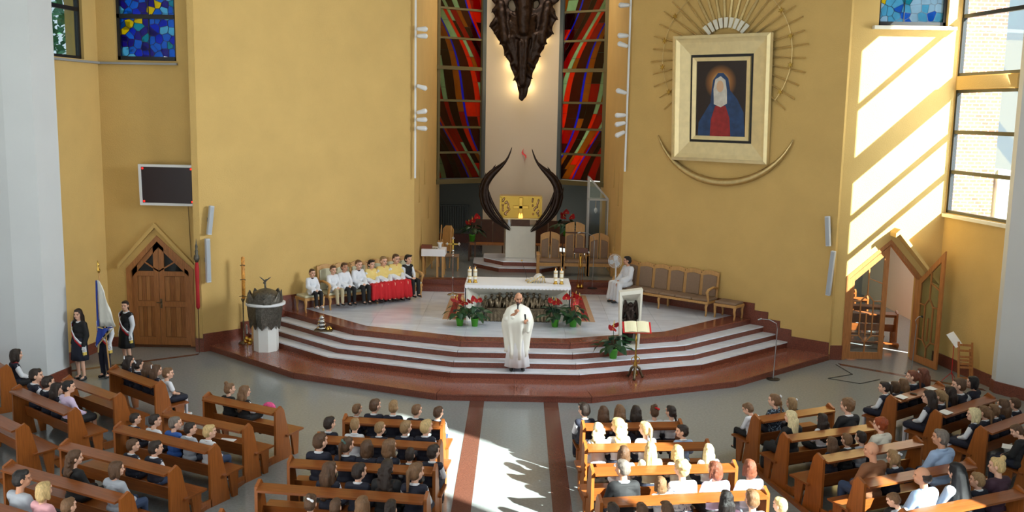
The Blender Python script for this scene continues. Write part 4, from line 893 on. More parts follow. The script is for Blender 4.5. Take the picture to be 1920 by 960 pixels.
cl = thing('altar_cloth', 'white altar cloth with zigzag lace edge over the altar top', 'tablecloth', (.04, 24.55, 1.682))
MB().box(-X - .02, Y0 - .02, 0, X + .02, Y1 + .02, .008).build('cloth_top', white_c, cl)
def lace(x0, x1, y, drop, n, ax):
    pts = [(x0, .006)]; 
    for i in range(n): a = x0 + (x1 - x0) * i / n; b = x0 + (x1 - x0) * (i + 1) / n; pts += [(a, -drop), ((a + b) / 2, -drop - .035)]
    pts += [(x1, -drop), (x1, .006)]
    return MB().prism(pts, y, y + .006, ax)
lace(-X - .02, X + .02, Y0 - .026, .055, 30, 'y').build('lace_edge', white_c, cl)
for x in (-X - .026, X + .02): lace(Y0 - .02, Y1 + .02, x, .62, 12, 'x').build('side_drop', white_c, cl)
# bronze relief of people round a table, set in the altar front
rl = thing('bronze_relief', 'bronze relief of many small figures around a table in the altar front', 'sculpture', (.04, 24.02, .75))
mb = MB(); rr = random.Random(5)
mb.box(-.78, -.02, .28, .80, .26, .34)
for i in range(34): x = -.76 + i * .047; mb.cap((x, -.02 + .02 * (i % 2), .02), (x, .0, .31), .026, .020, 6)
rl_t = obj('draped_table', remesh(mb, .014, 1, .4, 'draped_table'), bronze2, rl)
for i in range(13):
    x = -.84 + i * .142; z = .50 + .20 * math.cos((i - 6) / 6.6 * 1.25) + rr.uniform(-.02, .02); y = .16 + rr.uniform(-.03, .05); tl = rr.uniform(-.05, .05)
    mb = MB(); mb.cap((x, y, .28), (x + tl * .5, y, z - .10), .065, .055, 8); mb.sphere((x + tl, y - .01, z), .046, 9, 7); mb.cap((x - .055, y, z - .12), (x - .08, y - .11, .38), .026, .018, 6); mb.cap((x + .055, y, z - .12), (x + .06, y - .12, .37), .026, .018, 6); mb.cap((x, y - .05, z - .1), (x + tl, y - .06, .33), .04, .05, 6)
    obj('figure', remesh(mb, .012, 1, .4, 'figure'), bronze2, rl)
for s in (-1, 1):
    mb = MB()
    for i in range(7): mb.cap((s * (.82 + .02 * i), .05, .0), (s * (.88 - .015 * i + .02 * rr.random()), .1, .30 + .035 * i), .035, .018, 6)
    obj('rock_edge', remesh(mb, .015, 1, .4, 'rock_edge'), bronze2, rl)
# candles on the altar
def altar_candle(x, y, k, lab):
    t = thing('altar_candle', lab, 'candle', (x, y, 1.69), 0, 'altar candles')
    MB().lathe([(.062, 0), (.062, .012), (.045, .02), (.040, .07), (.052, .09)], 14).build('brass_base', brass, t, True)
    MB().lathe([(.050, .085), (.050, .33), (.044, .345)], 14).build('wax', candle, t)
    for z in (.15, .27): MB().lathe([(.0515, z), (.0525, z + .008), (.0525, z + .02), (.0515, z + .028)], 14).build('gold_band', gold, t)
    MB().lathe([(.047, .34), (.050, .36), (.048, .42), (.034, .445)], 12).build('glass_cap', pane_m, t, True)
    MB().lathe([(.004, .345), (.010, .365), (.006, .39), (.001, .405)], 8).build('flame', M('flame', (255, 150, 60), .5, emit=(255, 140, 50), estr=4), t, True)
for x, y, lab in [(-1.19, 24.30, 'white and gold altar candle, outer of the left pair'), (-1.05, 24.30, 'white and gold altar candle, inner of the left pair'), (1.00, 24.30, 'white and gold altar candle, inner of the right pair'), (1.15, 24.30, 'white and gold altar candle, outer of the right pair')]: altar_candle(x, y, 0, lab)
t = thing('missal_stand', 'gilded openwork missal stand on the right half of the altar', 'book stand', (.50, 24.55, 1.69), .15)
mb = MB(); mb.T = Matrix.Translation((0, 0, .04)) @ Matrix.Rotation(-.5, 4, 'Y'); mb.box(-.22, -.17, .05, .20, .17, .07); mb.build('book_rest', gold, t)
mb = MB(); mb.T = Matrix.Translation((0, 0, .04)) @ Matrix.Rotation(-.5, 4, 'Y')
mb.rings([[(-.20 + .4 * k / 8, y, .075 + .035 * math.sin(PI * ((k / 4) % 1.0)) + dz) for y in (-.15, .15)] + [(-.20 + .4 * k / 8, y, .07) for y in (.15, -.15)] for k in range(9) for dz in (0,)]); mb.build('open_book', paper, t)
for i in range(6):
    x = -.22 + i * .07; MB().tube([(x, -.17, 0), (x + .03, -.18, .06 + .02 * i), (x, -.17, .10 + .02 * i)], .009, 6).build('scroll', gold, t)
for x, y in ((-.24, -.15), (-.24, .15), (.22, -.15), (.22, .15)): MB().tube([(x, y, 0), (x * .8, y, .06 + (.12 if x > 0 else 0))], .012, 6).build('foot', gold, t, True)
t = thing('altar_microphone', 'thin gooseneck microphone rising from the altar top', 'microphone', (.28, 24.75, 1.69))
MB().lathe([(.05, 0), (.05, .012), (.01, .02)], 12).build('base', black_f, t); MB().tube([(0, 0, .01), (-.04, 0, .2), (-.12, 0, .42), (-.14, 0, .5)], .005, 6).build('gooseneck', black_f, t); MB().sphere((-.145, 0, .52), .022).build('capsule', brass, t, True)
# rug under the altar
rug_m = M('red_rug', (150, 46, 40), .95, var=.45, scale=9)
t = thing('altar_rug', 'red patterned rug with beige border under the altar', 'rug', (.08, 26.0, .75))
MB().box(-1.95, -1.85, 0, 1.95, 1.75, .006).build('border', M('rug_border', (190, 152, 118), .95, var=.2, scale=20), t); MB().box(-1.82, -1.72, .005, 1.82, 1.62, .010).build('field', rug_m, t)
for sgn in (-1, 1): MB().box(sgn * 1.6 - .05, -1.6, .009, sgn * 1.6 + .05, 1.5, .012).build('stripe', M('rug_stripe', (206, 170, 130), .95, var=.3, scale=30), t)

# --- anthuriums
rl_ = random.Random(11)
leafme = MB()
def leaf_shape(L_, W_):
    pts = [(0, 0), (-.35, -.06), (-.5, .15), (-.42, .45), (-.2, .8), (0, 1), (.2, .8), (.42, .45), (.5, .15), (.35, -.06)]; m = MB()
    vs = [(p[0] * W_, p[1] * L_, -.25 * L_ * (p[1] ** 2) - .10 * abs(p[0]) * W_) for p in pts] + [(0, .45 * L_, .01)]; n = len(pts)
    return m.add(vs, [(i, (i + 1) % n, n) for i in range(n)])
LEAF = leaf_shape(.20, .15).mesh('leaf'); SPATHE = leaf_shape(.12, .11).mesh('spathe'); SPAD = MB().cap((0, .02, .005), (0, .07, .045), .008, .004, 6).mesh('spadix')
for m_, k in ((LEAF, leaf_m), (SPATHE, red_fl), (SPAD, yellow_s)): m_.materials.append(k); m_.polygons.foreach_set('use_smooth', [True] * len(m_.polygons))
def anthurium(loc, lab, nl=20, nf=4, s=1, pot=True, seed=0):
    r = random.Random(seed); t = thing('potted_anthurium', lab, 'plant', loc, 0, 'anthuriums', s)
    if pot:
        p = MB().lathe([(.070, 0), (.095, .17), (.100, .17), (.100, .20), (.090, .20), (.086, .16), (.001, .155)], 18).build('pot', pot_m, t, True)
    b = Vector((0, 0, .16)); st = MB()
    for i in range(nl):
        a = 2 * PI * i / nl * 2.4 + r.uniform(-.3, .3); rad = r.uniform(.10, .30); z = .24 + r.uniform(0, .34) * (1 - .5 * rad / .3); tip = Vector((rad * math.cos(a), rad * math.sin(a), z))
        st.tube([b, b.lerp(tip, .5) + Vector((0, 0, .06)), tip], .004, 4)
        o = obj('leaf', LEAF, None, t); o.location = tip; o.rotation_euler = (r.uniform(-.8, .1), r.uniform(-.3, .3), a - PI / 2); o.scale = (r.uniform(.8, 1.25),) * 3
    for i in range(nf):
        a = 2 * PI * i / nf + r.uniform(-.5, .5) - PI / 2; rad = r.uniform(.06, .20); tip = Vector((rad * math.cos(a), rad * math.sin(a) - .05, r.uniform(.50, .68)))
        st.tube([b, b.lerp(tip, .6) + Vector((0, 0, .02)), tip], .004, 4)
        f = obj('flower', SPATHE, None, t); f.location = tip; f.rotation_euler = (r.uniform(.7, 1.25), 0, r.uniform(-.7, .7) + PI); f.scale = (1.7,) * 3; sp = obj('spadix', SPAD, None, f)
    st.build('stems', MATS['dark_green_leaf'], t)
    return t
anthurium((-1.38, 23.45, .75), 'red anthurium in a green pot, leftmost before the altar', 20, 5, 1.05, seed=1)
anthurium((-1.01, 23.42, .75), 'red anthurium in a green pot, right of the leftmost', 26, 3, 1.0, seed=2)
anthurium((.98, 23.52, .75), 'red anthurium in a green pot, nearest right of the person preaching', 22, 4, 1.05, seed=3)
anthurium((1.43, 23.56, .75), 'red anthurium in a green pot, rightmost before the altar', 26, 6, 1.1, seed=4)
anthurium((2.26, 21.68, .45), 'red anthurium in green pot on the middle step below the ambo', 26, 2, 1.15, seed=5)
for x, y, z, lab, sd in ((-1.5, 32.0, 1.72, 'red anthurium on a wooden stand left of the tabernacle', 6), (1.62, 32.0, 1.95, 'red anthurium behind the tall middle chair', 7)):
    s_ = thing('plant_stand', 'slim dark wooden plant stand, ' + ('left' if x < 0 else 'right') + ' of the tabernacle', 'stand', (x, y, 1.052)); MB().box(-.13, -.13, z - 1.082, .13, .13, z - 1.052).build('top', dark_wood, s_)
    for a in (-.1, .1): MB().box(a - .02, -.02, 0, a + .02, .02, z - 1.08).build('leg', dark_wood, s_)
    anthurium((x, y, z), lab, 18, 4, 1.15, seed=sd)

# --- tabernacle
st_ = thing('tabernacle_steps', 'two octagonal marble and granite steps under the tabernacle', 'steps', (0, 0, 1.052))
for z, P_ in ((0, [(-1.40, 31.9), (-1.38, 30.8), (-.56, 29.85), (.78, 29.85), (1.6, 30.8), (1.62, 31.9)]), (.148, [(-1.08, 31.9), (-1.06, 31.0), (-.42, 30.2), (.64, 30.2), (1.26, 31.0), (1.28, 31.9)])):
    MB().prism(P_, z, z + .12).build('riser', granite_r, st_); MB().prism([((x - .1) * 1.015 + .1, y - .02) for x, y in P_], z + .12, z + .148).build('tread_slab', marble_p, st_)
pd = bevel(MB().box(-.37, 30.9, 1.35, .59, 31.5, 2.38).build('pedestal', cream_s)); tag(pd, 'pale stone pedestal carrying the golden tabernacle', 'pedestal')
t = thing('tabernacle', 'golden tabernacle box with cross and relief figures on stone pedestal', 'tabernacle', (.10, 30.9, 2.38))
bevel(MB().box(-.30, .05, 0, .30, .5, .22).build('neck', dark_wood, t)); MB().box(-.68, 0, .22, .68, .6, .26).build('base_plate', gold, t)
mb = MB(); mb.box(-.68, 0, .26, -.64, .6, .95); mb.box(.64, 0, .26, .68, .6, .95); mb.box(-.68, 0, .93, .68, .6, .97); mb.box(-.66, .14, .26, .66, .58, .94); mb.build('case', M('polished_gold', (206, 166, 74), .28, .7), t)
mb = MB(); mb.box(-.06, .06, .30, .06, .14, .92); mb.box(-.25, .06, .56, .25, .14, .66); bevel(mb.build('cross', brass, t), .008)
for s in (-1, 1):
    mb = MB()
    for i in range(16): mb.ell((s * .47 + rr.uniform(-.11, .11), .11, .36 + i * .034), (.035, .04, .045), 7, 5)
    obj('relief_figures', remesh(mb, .013, 1, .5, 'relief_figures'), M('pale_bronze', (196, 160, 120), .3, .8), t)
for s in (-1, 1): MB().lathe([(.03, .26), (.035, .30), (.02, .40), (.001, .42)], 10, (s * .035, .02)).build('lamp', M('lamp_glow', (255, 200, 110), .3, emit=(255, 180, 80), estr=2.5), t, True)
o = MB().lathe([(.05, 0), (.055, .08), (.03, .16), (.035, .2), (.001, .26)], 12).build('white_figurine', white_c, None, True); o.location = (-.27, 30.98, 2.38); tag(o, 'small white figurine on the left corner of the pedestal', 'figurine')
# branch-like bronze arcs
LP = [(962, 433.5), (935, 415), (917, 395), (908.5, 365), (913, 343), (926, 325), (943, 312), (955, 296), (961.5, 274)]
def arcpt(px, py, s): x = (px - 979.5) / 58.7; return (.10 + (x if s < 0 else -x), 30.80, 6 - (py - 211) / 58.7 + (.02 if s < 0 else -.02))
for s in (-1, 1):
    t = thing('bronze_branch', 'dark bronze curved branch sweeping up on the %s of the tabernacle' % ('left' if s < 0 else 'right'), 'sculpture', (0, 0, 0), 0, 'bronze branches')
    A = [Vector(arcpt(x, y, s)) for x, y in LP]
    def strand(off, r0, i0, i1, yo, nm='strand'):
        pts = []; rs = []
        for i in range(i0, i1):
            d = (A[min(i + 1, 8)] - A[max(i - 1, 0)]).normalized(); n = Vector((d.z, 0, -d.x)) * (1 if s < 0 else -1); f = math.sin(PI * (i - i0 + .2) / (i1 - i0 - .6))
            pts.append(A[i] + n * off * f + Vector((0, yo, 0))); rs.append(max(.016, r0 * f * (1 if i < 6 else .6)))
        o = MB().tube(pts, rs, 7).build(nm, bronze, t, True); m = o.modifiers.new('s', 'SUBSURF'); m.levels = 1; m.render_levels = 1; return o
    strand(0, .13, 0, 9, 0); strand(-.12, .085, 0, 8, .05); strand(.10, .075, 0, 6, -.04); strand(.23, .06, 0, 5, -.02, 'inner_strand')
    for i, (k, ln) in enumerate([(3, .34), (4, .30), (5, .26), (5, .2), (4, -.3), (3, -.24)]):
        d = (A[k + 1] - A[k - 1]).normalized(); n = Vector((-d.z, 0, d.x)) * (1 if s < 0 else -1) * (1 if ln > 0 else -1); l = abs(ln)
        MB().tube([A[k] - n * .02, A[k] + d * l * .5 + n * .09, A[k] + d * l + n * .13], [.055, .03, .004], 6).build('thorn', bronze, t, True)
o = MB().prism([(.02, 0), (.07, .10), (.05, .17), (-.06, .24), (-.07, .30), (.0, .44), (-.02, .34), (.0, .27), (.09, .20), (.10, .12)], -.02, .02, 'y').build('red_flame', red_m); o.location = (.17, 33.60, 4.34); tag(o, 'small red glass flame on the cream panel above the tabernacle', 'ornament')
# wooden choir benches at the back of the apse
for x0, x1, lb in ((-1.65, -.45, 'left'), (.65, 1.9, 'right')):
    t = thing('back_bench', 'brown wooden bench behind the tabernacle, %s side' % lb, 'bench', (0, 33.0, 1.052), 0, 'benches behind the tabernacle')
    k = 3; w_ = (x1 - x0) / k
    for i in range(k): MB().box(x0 + w_ * i + .008, .30, .45, x0 + w_ * (i + 1) - .008, .34, 1.2).build('back_panel', dark_wood, t)
    MB().box(x0, .28, 1.2, x1, .37, 1.26).build('top_rail', dark_wood, t); MB().box(x0, -.12, .42, x1, .34, .47).build('seat', door_m, t)
    for x in (x0 + .03, x1 - .07): MB().box(x, -.08, 0, x + .04, .3, .42).build('leg', dark_wood, t)
t = thing('radiator', 'dark grey ribbed radiator on the shadowed left apse wall', 'radiator', (-3.1, 36.45, 1.6))
for i in range(14): MB().box(.09 * i, 0, 0, .09 * i + .07, .1, .85).build('rib', M('grey_iron', (92, 98, 100), .5), t)
MB().box(0, -.01, .86, 1.26, .12, .90).build('cover', MATS['grey_iron'], t)
# --- chairs of the celebrant
def throne(x, top, lab):
    t = thing('celebrant_chair', lab, 'chair', (x, 29.35, 1.052), 0, 'celebrant chairs')
    w_ = .30
    for s in (-1, 1):
        a, b = (-w_, -.02) if s < 0 else (.02, w_)
        arc = [(a + (b - a) * k / 6, top - .10 * ((a + (b - a) * k / 6) / w_) ** 2) for k in range(7)]
        MB().prism([(a, .40)] + arc + [(b, .40)], .50, .54, 'y').build('back_slat', oak, t)
        ar2 = [(a + .035 + (b - a - .07) * k / 5, top - .20 - (.18 if top > 1.4 else 0) - .07 * ((a + (b - a) * k / 5) / w_) ** 2) for k in range(6)]
        bevel(MB().prism([(a + .035, .50)] + ar2 + [(b - .035, .50)], .475, .50, 'y').build('back_cushion', uphol_b, t), .006)
        bevel(MB().box(s * .37 - .045, 0, .0, s * .37 + .045, .09, .62).build('leg', oak, t)); bevel(MB().box(s * .37 - .045, .45, .0, s * .37 + .045, .54, .62).build('leg', oak, t)); bevel(MB().box(s * .37 - .055, -.03, .62, s * .37 + .055, .54, .67).build('armrest', oak, t), .015)
    if top > 1.4: MB().box(-w_, .49, top - .36, w_, .545, top - .31).build('cross_bar', dark_wood, t)
    bevel(MB().box(-.33, -.02, .40, .33, .5, .48).build('seat_cushion', uphol_b, t), .02); MB().box(-.33, -.01, .30, .33, .5, .40).build('seat_frame', oak, t)
throne(1.03, 1.30, 'split-back oak chair with brown cushion left of the tallest chair'); throne(1.80, 1.62, 'tallest split-back oak chair with crossed back between two lower ones'); throne(2.56, 1.28, 'split-back oak chair beside the glazed steel case')
# --- processional cross, candlestick, mic stands
def fleury(mb, c, r, ax):
    pass
t = thing('processional_cross', 'silver and gold processional cross on a tall pole left of the altar', 'cross', (-1.83, 27.45, .75))
MB().lathe([(.16, 0), (.15, .03), (.03, .06), (.018, .1)], 16).build('base', silver, t, True); MB().tube([(0, 0, .05), (0, 0, 1.27)], .020).build('pole', silver, t)
for z in (.52, 1.15, 1.22): MB().sphere((0, 0, z), .035).build('knop', silver, t, True)
mb = MB(); mb.box(-.022, -.012, 1.25, .022, .012, 1.62); mb.box(-.15, -.012, 1.47, .15, .012, 1.51); mb.build('cross_arms', brass, t)
for x, z in ((-.17, 1.49), (.17, 1.49), (0, 1.66)):
    mb = MB(); mb.sphere((x, 0, z), .028, 8, 6)
    for dx, dz in ((.03, 0), (-.03, 0), (0, .03), (0, -.03)): mb.sphere((x + dx, 0, z + dz), .018, 8, 6)
    mb.build('finial', silver, t, True)
MB().sphere((0, -.02, 1.30), .04).build('finial', silver, t, True)
t = thing('candle_stand', 'brass candle stand with two little bells and brown tray beside chairs', 'stand', (1.88, 28.12, .90))
for x in (-.05, .05): MB().lathe([(.012, .0), (.055, .01), (.045, .06), (.02, .10), (.01, .13)], 12, (x, -.02)).build('bell', brass, t, True)
for x in (-.10, 0, .10): MB().tube([(x, 0, 0), (x * .6, 0, .4), (x * .3, 0, 1.05)], .008, 6).build('rod', brass, t)
MB().lathe([(.02, .6), (.04, .66), (.02, .72), (.03, .9), (.012, 1.0)], 10).build('knop', brass, t, True); MB().box(-.22, -.12, 1.06, .22, .12, 1.09).build('tray', dark_wood, t); MB().box(-.20, -.10, 1.09, .20, .10, 1.19).build('book', M('brown_leather', (92, 58, 48), .6), t)
def mic_stand(loc, h, bx, lab, by=0):
    t = thing('microphone_stand', lab, 'microphone stand', loc, 0, 'microphone stands')
    MB().lathe([(.15, 0), (.15, .015), (.02, .03)], 18).build('base', black_f, t); MB().tube([(0, 0, .02), (.03, 0, h * .8), (.03, 0, h * .85)], .012).build('pole', steel, t)
    MB().tube([(.03, 0, h * .84), (.0, 0, h * .93), (bx * .45, by * .4, h * .99), (bx, by, h)], .009, 6).build('boom', steel, t, True); MB().cap((bx, by, h), (bx * 1.15, by * 1.15, h - .02), .022, .018).build('microphone', black_f if bx > -.25 else steel, t, True)
mic_stand((5.98, 21.75, 0), 1.42, -.36, 'thin steel microphone stand on the floor beside the right steps'); mic_stand((2.24, 28.12, .90), 1.66, -.40, 'thin steel microphone stand before the right chair'); mic_stand((9.47, 22.5, 0), 1.40, .14, 'thin steel microphone stand before the open right door')
# --- ambo
t = thing('ambo', 'narrow white stone ambo with bronze angel relief on the steps', 'ambo', (2.67, 22.18, .60))
T_ = [(-.23, .0), (-.27, 1.32), (.27, 1.40), (.23, 0)]; I_ = [(-.19, .06), (-.22, 1.24), (.22, 1.30), (.19, .06)]; D_ = [(-.13, .10), (-.14, 1.08), (.14, 1.10), (.13, .10)]
mb = MB(); V = [(x, -.12, z) for x, z in T_] + [(x, -.12, z) for x, z in I_] + [(x, .06, z) for x, z in D_] + [(x, .14, z) for x, z in T_]
mb.add(V, [(i, (i + 1) % 4, (i + 1) % 4 + 4, i + 4) for i in range(4)] + [(i + 4, (i + 1) % 4 + 4, (i + 1) % 4 + 8, i + 8) for i in range(4)] + [(8, 9, 10, 11), (12, 15, 14, 13)] + [((i + 1) % 4, i, i + 12, (i + 1) % 4 + 12) for i in range(4)]); mb.build('slab', cream_s, t)
mb = MB(); mb.sphere((0, -.06, 1.02), .06); mb.cap((0, -.03, .92), (0, -.03, .5), .09, .12); mb.cap((0, -.02, .5), (-.03, -.02, .18), .12, .10)
for s in (-1, 1):
    mb.cap((s * .07, -.02, .90), (s * .12, -.05, 1.10), .05, .03); mb.cap((s * .12, -.03, 1.08), (s * .18, -.03, .72), .035, .05); mb.cap((s * .08, -.08, .85), (s * .03, -.13, .68), .035, .025)
    for i in range(6): mb.cap((s * (.10 + .015 * i), -.02, .7 - .09 * i), (s * (.17 - .005 * i), -.05, .58 - .09 * i), .03, .01)
obj('angel_relief', remesh(mb, .012, 1, .4, 'angel_relief', fold(.006, 50, 60, 12)), bronze, t)
# --- book stand with open book
t = thing('book_stand', 'ornate brass floor book stand at the foot of the steps', 'book stand', (2.70, 21.08, .15))
for a in (0.3, 2.4, 4.5):
    c, s_ = math.cos(a), math.sin(a); MB().tube([(0, 0, .30), (.10 * c, .10 * s_, .22), (.16 * c, .16 * s_, .06), (.20 * c, .20 * s_, .02)], [.03, .03, .028, .035], 8).build('foot', bronze2, t, True)
MB().lathe([(.05, .05), (.07, .12), (.03, .2), (.045, .3), (.022, .42), (.035, .48), (.018, .56), (.018, .85), (.03, .88), (.016, .92), (.016, 1.12)], 14).build('column', brass, t, True)
for s in (-1, 1): MB().tube([(0, 0, .52), (s * .09, 0, .46), (s * .08, 0, .36), (s * .02, 0, .34)], .010, 6).build('scroll', brass, t, True)
mb = MB(); mb.T = Matrix.Translation((0, 0, 1.16)) @ Matrix.Rotation(math.radians(38), 4, 'X'); mb.box(-.26, -.15, -.02, .26, .15, -.006); mb.build('book_rest', brass, t)
t = thing('open_book', 'open book with red cover lying on the brass book stand', 'book', (2.70, 21.08, 1.32)); t.rotation_euler = (math.radians(38), 0, 0); t.location = (2.70, 21.08, 1.315)
MB().box(-.315, -.17, 0, .315, .15, .012).build('cover', M('red_cover', (206, 30, 34), .5), t)
for s in (-1, 1):
    mb = MB(); mb.rings([[(s * (.005 + .27 * k / 6), -.16, .014), (s * (.005 + .27 * k / 6), .145, .014), (s * (.005 + .27 * k / 6), .145, .03 + .028 * math.sin(PI * min(1, k / 6 + .12))), (s * (.005 + .27 * k / 6), -.16, .03 + .028 * math.sin(PI * min(1, k / 6 + .12)))] for k in range(7)]); mb.build('page_block', M('book_page', (236, 228, 190), .8), t)
# --- altar bells on step
t = thing('altar_gong', 'stack of silver domed bells with small brass bells on step', 'bells', (-4.72, 23.30, .60))
MB().box(-.22, -.18, 0, .22, .12, .03).build('tray', bronze2, t)
for z, r_ in ((.05, .13), (.14, .12), (.225, .10), (.31, .065)): MB().lathe([(r_, z), (r_ * .98, z + .02), (r_ * .6, z + .06), (.01, z + .075)], 16, (-.05, -.02)).build('dome', silver, t, True)
for dx, dy in ((.11, -.10), (.17, -.06), (.13, -.02)): MB().lathe([(.045, .03), (.042, .06), (.02, .10), (.004, .12)], 12, (dx, dy)).build('small_bell', brass, t, True)
# --- baptismal font
t = thing('baptismal_font', 'white octagonal baptismal font with jagged bronze bowl and dove lid', 'font', (-6.08, 23.02, .15))
oct_ = [(.30 * math.cos(PI / 8 + k * PI / 4), .30 * math.sin(PI / 8 + k * PI / 4)) for k in range(8)]
MB().prism(oct_, 0, .75).build('pedestal', M('white_stone', (228, 228, 224), .5), t)
def jag(nm, r0, r1, z0, z1, lo, hi, n=16):
    mb = MB(); R0 = []; R1 = []
    for j in range(n * 2):
        a = PI * j / n; k = 1 if j % 2 else 0; w_ = 1 + .10 * (((j // 2) % 2) * 2 - 1) * .6
        R0.append((r0 * w_ * math.cos(a), r0 * w_ * math.sin(a), z0 + (lo if k else 0))); R1.append((r1 * w_ * math.cos(a), r1 * w_ * math.sin(a), z1 + (hi if k else 0)))
    mid = [((a[0] + b[0]) / 2 * 1.03, (a[1] + b[1]) / 2 * 1.03, (z0 + z1) / 2) for a, b in zip(R0, R1)]
    mb.rings([R0, mid, R1], False); o = mb.build(nm, pewter, t); m = o.modifiers.new('s', 'SOLIDIFY'); m.thickness = .03; return o
jag('lower_bowl', .36, .42, .68, 1.16, -.13, 0, 10); jag('upper_crown', .43, .42, 1.16, 1.32, 0, .16, 9)
MB().lathe([(.44, 1.13), (.475, 1.14), (.475, 1.19), (.44, 1.20)], 32).build('white_ring', white_p, t, True)
MB().lathe([(.36, 1.28), (.34, 1.36), (.26, 1.45), (.12, 1.51), (.02, 1.53)], 20).build('lid', pewter, t, True)
mb = MB(); mb.cap((0, 0, 1.52), (0, 0, 1.66), .02, .025); mb.cap((-.02, 0, 1.66), (.03, 0, 1.74), .03, .022)
for s in (-1, 1): mb.cap((0, 0, 1.70), (s * .13, .02, 1.80), .022, .008)
mb.build('dove', pewter, t, True)
t = thing('font_lantern', 'small shiny brass bell cluster beside the font', 'bells', (-6.52, 22.95, .15))
MB().lathe([(.01, 0), (.015, .25)], 8).build('stem', brass, t)
for x, y, z in ((-.04, 0, .22), (.06, -.02, .18), (0, -.05, .30), (.08, -.04, .26)): MB().sphere((x, y, z), .055, 12, 8).build('globe', brass, t, True)
# --- paschal candle on a tall stand
t = thing('paschal_candle', 'tall orange decorated paschal candle on dark metal stand behind font', 'candle', (-6.80, 23.62, .15))
MB().lathe([(.14, 0), (.12, .03), (.02, .07), (.016, .5), (.03, .55), (.016, .6), (.016, 1.05), (.05, 1.12), (.035, 1.16)], 12).build('stand', bronze2, t, True)
MB().lathe([(.045, 1.14), (.045, 2.18), (.01, 2.20)], 12, (.02, 0)).build('wax', M('orange_wax', (222, 150, 64), .5, var=.45, scale=14), t, True)
for z, s in ((1.20, .10), (1.62, .07), (1.98, .06)): MB().tube([(.02 - s, -.03, z), (.02, -.04, z + .02), (.02 + s, -.03, z)], .012, 6).build('ornament', bronze2, t)
o = thing('wooden_post', 'pale wooden post with metal tip leaning on wall behind font', 'post', (-6.62, 23.85, .15)); MB().box(-.04, -.03, .0, .04, .03, 1.05).build('post', oak, o); MB().cap((-.17, 0, .42), (-.17, 0, .20), .02, .03).build('sprinkler', silver, o)
# --- credence table and chairs behind
t = thing('credence_table', 'small oak side table with white cloth at the apse corner', 'table', (-2.50, 28.95, 1.052))
for x, y in ((-.30, -.26), (.28, -.26), (-.30, .24), (.28, .24), (0.12, -.26)): MB().box(x - .03, y - .03, 0, x + .03, y + .03, .80).build('leg', oak, t)
MB().box(-.34, -.30, .80, .33, .28, .84).build('table_top', oak, t)
c = thing('table_cloth', 'white cloth hanging over the small oak side table', 'tablecloth', (-2.50, 28.95, 1.895)); MB().box(-.36, -.32, 0, .35, .30, .008).build('top', white_c, c); MB().box(-.36, -.326, -.20, .35, -.318, .004).build('front_drop', white_c, c); MB().box(.345, -.32, -.18, .353, .30, .004).build('side_drop', white_c, c)
o = MB().lathe([(.001, 0), (.05, 0), (.055, .10), (.09, .16), (.085, .17), (.04, .10)], 14).build('white_jug', white_p, None, True); o.location = (-2.33, 28.95, 1.905); tag(o, 'white flared jug on the side table cloth', 'jug')
o = bevel(MB().box(-.16, -.12, 0, .16, .12, .10).build('brown_case', M('brown_leather2', (120, 62, 40), .6))); o.location = (-2.72, 28.85, 1.905); tag(o, 'low brown case on the side table', 'case')
o = MB().lathe([(.001, 0), (.09, 0), (.10, .015), (.09, .02), (.001, .012)], 16).build('silver_plate', silver, None, True); o.location = (-2.47, 28.78, 1.905); tag(o, 'flat silver plate on the side table cloth', 'plate')
def sidechair(loc, rz, h, lab):
    t = thing('side_chair', lab, 'chair', loc, rz, 'side chairs in the apse')
    for x in (-.2, .2):
        MB().tube([(x, .2, 0), (x, .24, .45), (x * .9, .32, h)], .022, 6).build('leg', oak, t); MB().tube([(x, -.2, 0), (x, -.2, .43)], .022, 6).build('leg', oak, t)
    bevel(MB().box(-.23, -.23, .42, .23, .24, .48).build('seat', uphol_b, t), .02); mb = MB(); mb.T = Matrix.Rotation(-.12, 4, 'X'); mb.prism([(-.2, .55), (-.2, h - .1), (-.1, h + .02), (.1, h + .02), (.2, h - .1), (.2, .55)], .28, .31, 'y'); mb.build('backrest', oak, t)
sidechair((-2.42, 30.4, 1.052), -.5, 1.35, 'tall-backed wooden chair standing behind the side table'); sidechair((-2.05, 30.1, 1.052), PI / 2, .95, 'low curved-back wooden chair right of the side table')
# --- glazed steel case
t = thing('glazed_case', 'tall slanting-topped steel and glass case with hanging lamp behind the chairs', 'case', (2.28, 31.0, 1.052))
for y in (0, .5):
    for a, b in (((0, 0), (0, 2.95)), ((.62, 0), (.62, 2.25)), ((0, 2.93), (.62, 2.25)), ((0, 2.22), (.62, 2.22))): MB().tube([(a[0], y, a[1]), (b[0], y, b[1])], .034, 4).build('steel_bar', M('pale_steel', (188, 188, 186), .5), t)
for x, z in ((0, 2.93), (.62, 2.25), (0, 2.22)): MB().tube([(x, 0, z), (x, .5, z)], .02, 4).build('steel_bar', steel, t)
MB().prism([(.02, .1), (.60, .1), (.60, 2.2), (.02, 2.9)], .0, .006, 'y').build('glass_front', glassy('case_glass', (236, 240, 240), .025), t)
MB().tube([(.25, .25, 2.2), (.25, .25, 1.95)], .012).build('chain', brass, t); MB().lathe([(.01, 1.95), (.05, 1.90), (.06, 1.84), (.02, 1.76)], 12, (.25, .25)).build('hanging_lamp', white_c, t, True)
